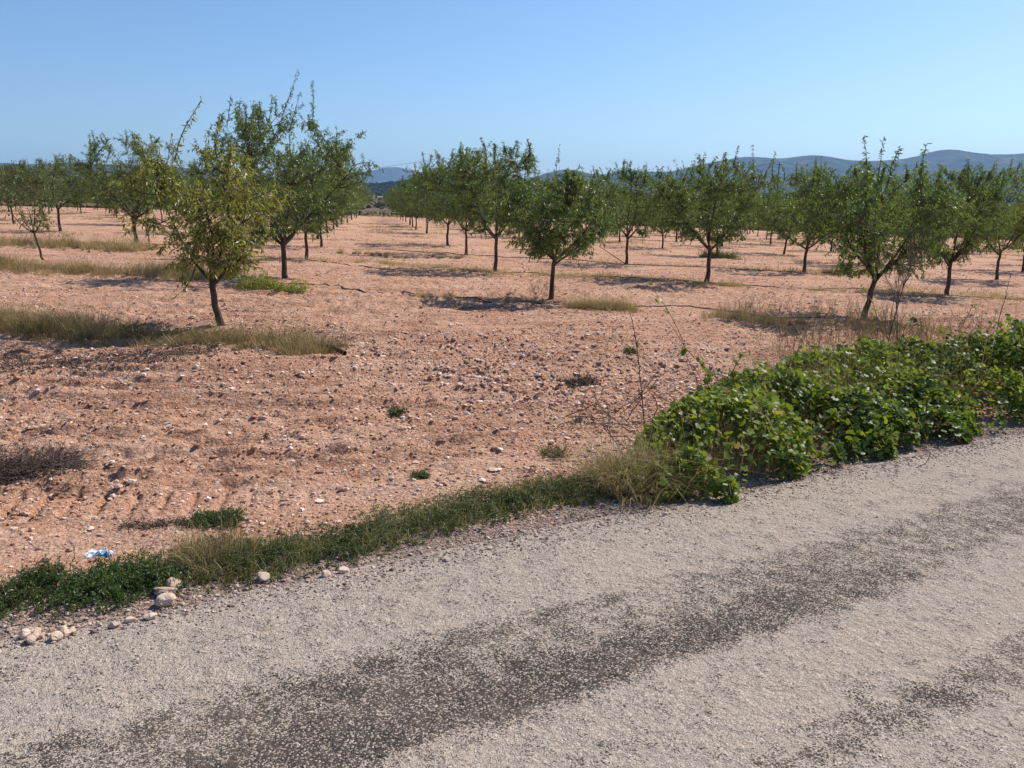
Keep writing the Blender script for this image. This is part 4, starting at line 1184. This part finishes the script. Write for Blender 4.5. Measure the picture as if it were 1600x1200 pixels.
# ------------------------------------------------------------------ distant vegetation
def blobs(name, label, pts, size, mat, tints, seed, flat=.8, sub=1):
    gg = np.random.default_rng(seed); bv, bf = sphere(sub); K = len(bv)
    n = len(pts)
    jit = 1 + .30 * gg.normal(size=(n, K, 1)) * .8
    V = bv[None] * np.clip(jit, .55, 1.6) * (size[:, None, None] * .5) * np.array([1, 1, flat])
    V = V + pts[:, None] + np.array([0, 0, 1]) * (size * .5 * flat * .8)[:, None, None]
    F = (bf[None] + (np.arange(n) * K)[:, None, None]).reshape(-1, 3)
    me = make_mesh(name, V.reshape(-1, 3), [F], [M[mat]], False, {'tint': np.repeat(tints, K)})
    o = bpy.data.objects.new(name, me); COL.objects.link(o); tag(o, label, kind='stuff'); return o

gg = np.random.default_rng(66)
def field_pts(n, d0, d1, a0=-40, a1=40, thresh=None, sc=.01, seed=1):
    r = np.sqrt(gg.uniform(d0 ** 2, d1 ** 2, n)); a = np.radians(gg.uniform(a0, a1, n))
    x = r * np.sin(a); y = r * np.cos(a)
    if thresh is not None:
        k = vnoise(x * sc, y * sc * 3, seed) > thresh; x = x[k]; y = y[k]
    return np.stack([x, y, ground_z(x, y)], 1)
# scrub made of small leaf clumps, in a belt behind the orchard
def scrub_belt():
    n = 16000
    p = field_pts(n, 119, 180); s = gg.uniform(.25, 1.0, len(p))
    blobs('scrub', 'brown and grey scrub growing behind the far end of the orchard', p, s, 'scrub', np.clip(gg.normal(.45, .25, len(p)), 0, 1), 3, .75)
scrub_belt()
p = field_pts(9000, 230, 900, thresh=.05, sc=.012, seed=9); s = gg.uniform(1.6, 4.2, len(p))
blobs('scrub', 'patches of brush and young crops on the far plain', p, s, 'scrub', np.clip(gg.normal(.3, .25, len(p)), 0, 1), 4, .6)
p = field_pts(12000, 850, 1600, thresh=-.12, sc=.006, seed=12); s = gg.uniform(5, 9.5, len(p))
blobs('distant_wood', 'dark far off woodland along the foot of the hills', p, s, 'far_leaf', np.clip(gg.normal(.4, .25, len(p)), 0, 1), 5, .85)
# wood on the low rise behind the aisle
xs = gg.uniform(-420, 220, 4200); ys = 1500 + gg.uniform(-230, 30, 4200)
X_ = 800 + xs / 1500 * F_PX
prof_y = np.interp(X_, [500, 560, 600, 640, 680, 710, 760, 860, 960], [303, 292, 291, 287, 276, 274, 279, 290, 301])
crest = (HOR - prof_y) / F_PX * 1500 + CAM_H
vv = np.abs((ys - 1500) / 260)
zz = -8 + (crest + 8) * (1 - vv ** 1.25) - 1.0
blobs('hill_wood', 'dark pines covering the low rise at the end of the dirt aisle', np.stack([xs, ys, zz], 1), gg.uniform(5, 9, 4200), 'far_leaf', np.clip(gg.normal(.35, .25, 4200), 0, 1), 6, .9)

# two little white farm buildings on the plain, seen through the aisle
def farmhouse(X, D, w, d, h, label):
    x = (X - 800) / F_PX * D; z = gz(x, D)
    root = empty('farmhouse', (x, D, z), R(12))
    def box(mb, a, b, t=.5):
        (x0, y0, z0), (x1, y1, z1) = a, b
        v = [(x0, y0, z0), (x1, y0, z0), (x1, y1, z0), (x0, y1, z0), (x0, y0, z1), (x1, y0, z1), (x1, y1, z1), (x0, y1, z1)]
        mb.add(v, [(0, 3, 2, 1), (4, 5, 6, 7), (0, 1, 5, 4), (1, 2, 6, 5), (2, 3, 7, 6), (3, 0, 4, 7)], t)
    mb = MB(); box(mb, (-w / 2, -d / 2, -.5), (w / 2, d / 2, h)); mb.build('wall', [M['whitewash']], root, False)
    mb = MB(); e = .35
    v = [(-w / 2 - e, -d / 2 - e, h + .01), (w / 2 + e, -d / 2 - e, h + .01), (w / 2 + e, d / 2 + e, h + .01), (-w / 2 - e, d / 2 + e, h + .01), (-w / 2 - e, 0, h + d * .22), (w / 2 + e, 0, h + d * .22)]
    mb.add(v, [(0, 1, 5, 4), (2, 3, 4, 5), (3, 2, 1, 0)], .5)
    mb.add(v, [(0, 4, 3), (1, 2, 5)], .5); mb.build('roof', [M['roof_tile']], root, False)
    mb = MB(); box(mb, (-.6, -d / 2 - .04, 0), (.6, -d / 2 - .003, 2.1)); mb.build('door', [M['dark_opening']], root, False)
    for q in (-.32, .32):
        mb = MB(); box(mb, (w * q - .5, -d / 2 - .04, 1.0), (w * q + .5, -d / 2 - .003, 2.0)); mb.build('window', [M['dark_opening']], root, False)
    tag(root, label, 'house', 'tiny white farm buildings on the plain')
farmhouse(586, 760, 6, 5, 2.8, 'tiny white farm building on the plain, left one of two in the aisle gap')
farmhouse(599, 790, 4.5, 5, 2.6, 'tiny white farm building on the plain, right one of two in the aisle gap')

# ------------------------------------------------------------------ air
def haze():
    m, nt, out = newmat('air')
    pv = N(nt, 'ShaderNodeVolumePrincipled')
    pv.inputs['Color'].default_value = (.36, .62, 1.0, 1)
    pv.inputs['Density'].default_value = HAZE
    pv.inputs['Anisotropy'].default_value = .2
    nt.links.new(pv.outputs[0], out.inputs['Volume'])
    x0, x1, y0, y1, z0, z1 = -10500, 10500, -10500, 10500, -40, 420
    v = np.array([(x0, y0, z0), (x1, y0, z0), (x1, y1, z0), (x0, y1, z0), (x0, y0, z1), (x1, y0, z1), (x1, y1, z1), (x0, y1, z1)])
    me = make_mesh('haze', v, [np.array([(0, 3, 2, 1), (4, 5, 6, 7), (0, 1, 5, 4), (1, 2, 6, 5), (2, 3, 7, 6), (3, 0, 4, 7)])], [m], False)
    o = bpy.data.objects.new('haze', me); COL.objects.link(o); tag(o, 'thin blue air between the camera and the mountains', kind='stuff')
HAZE = 8.5e-5
haze()
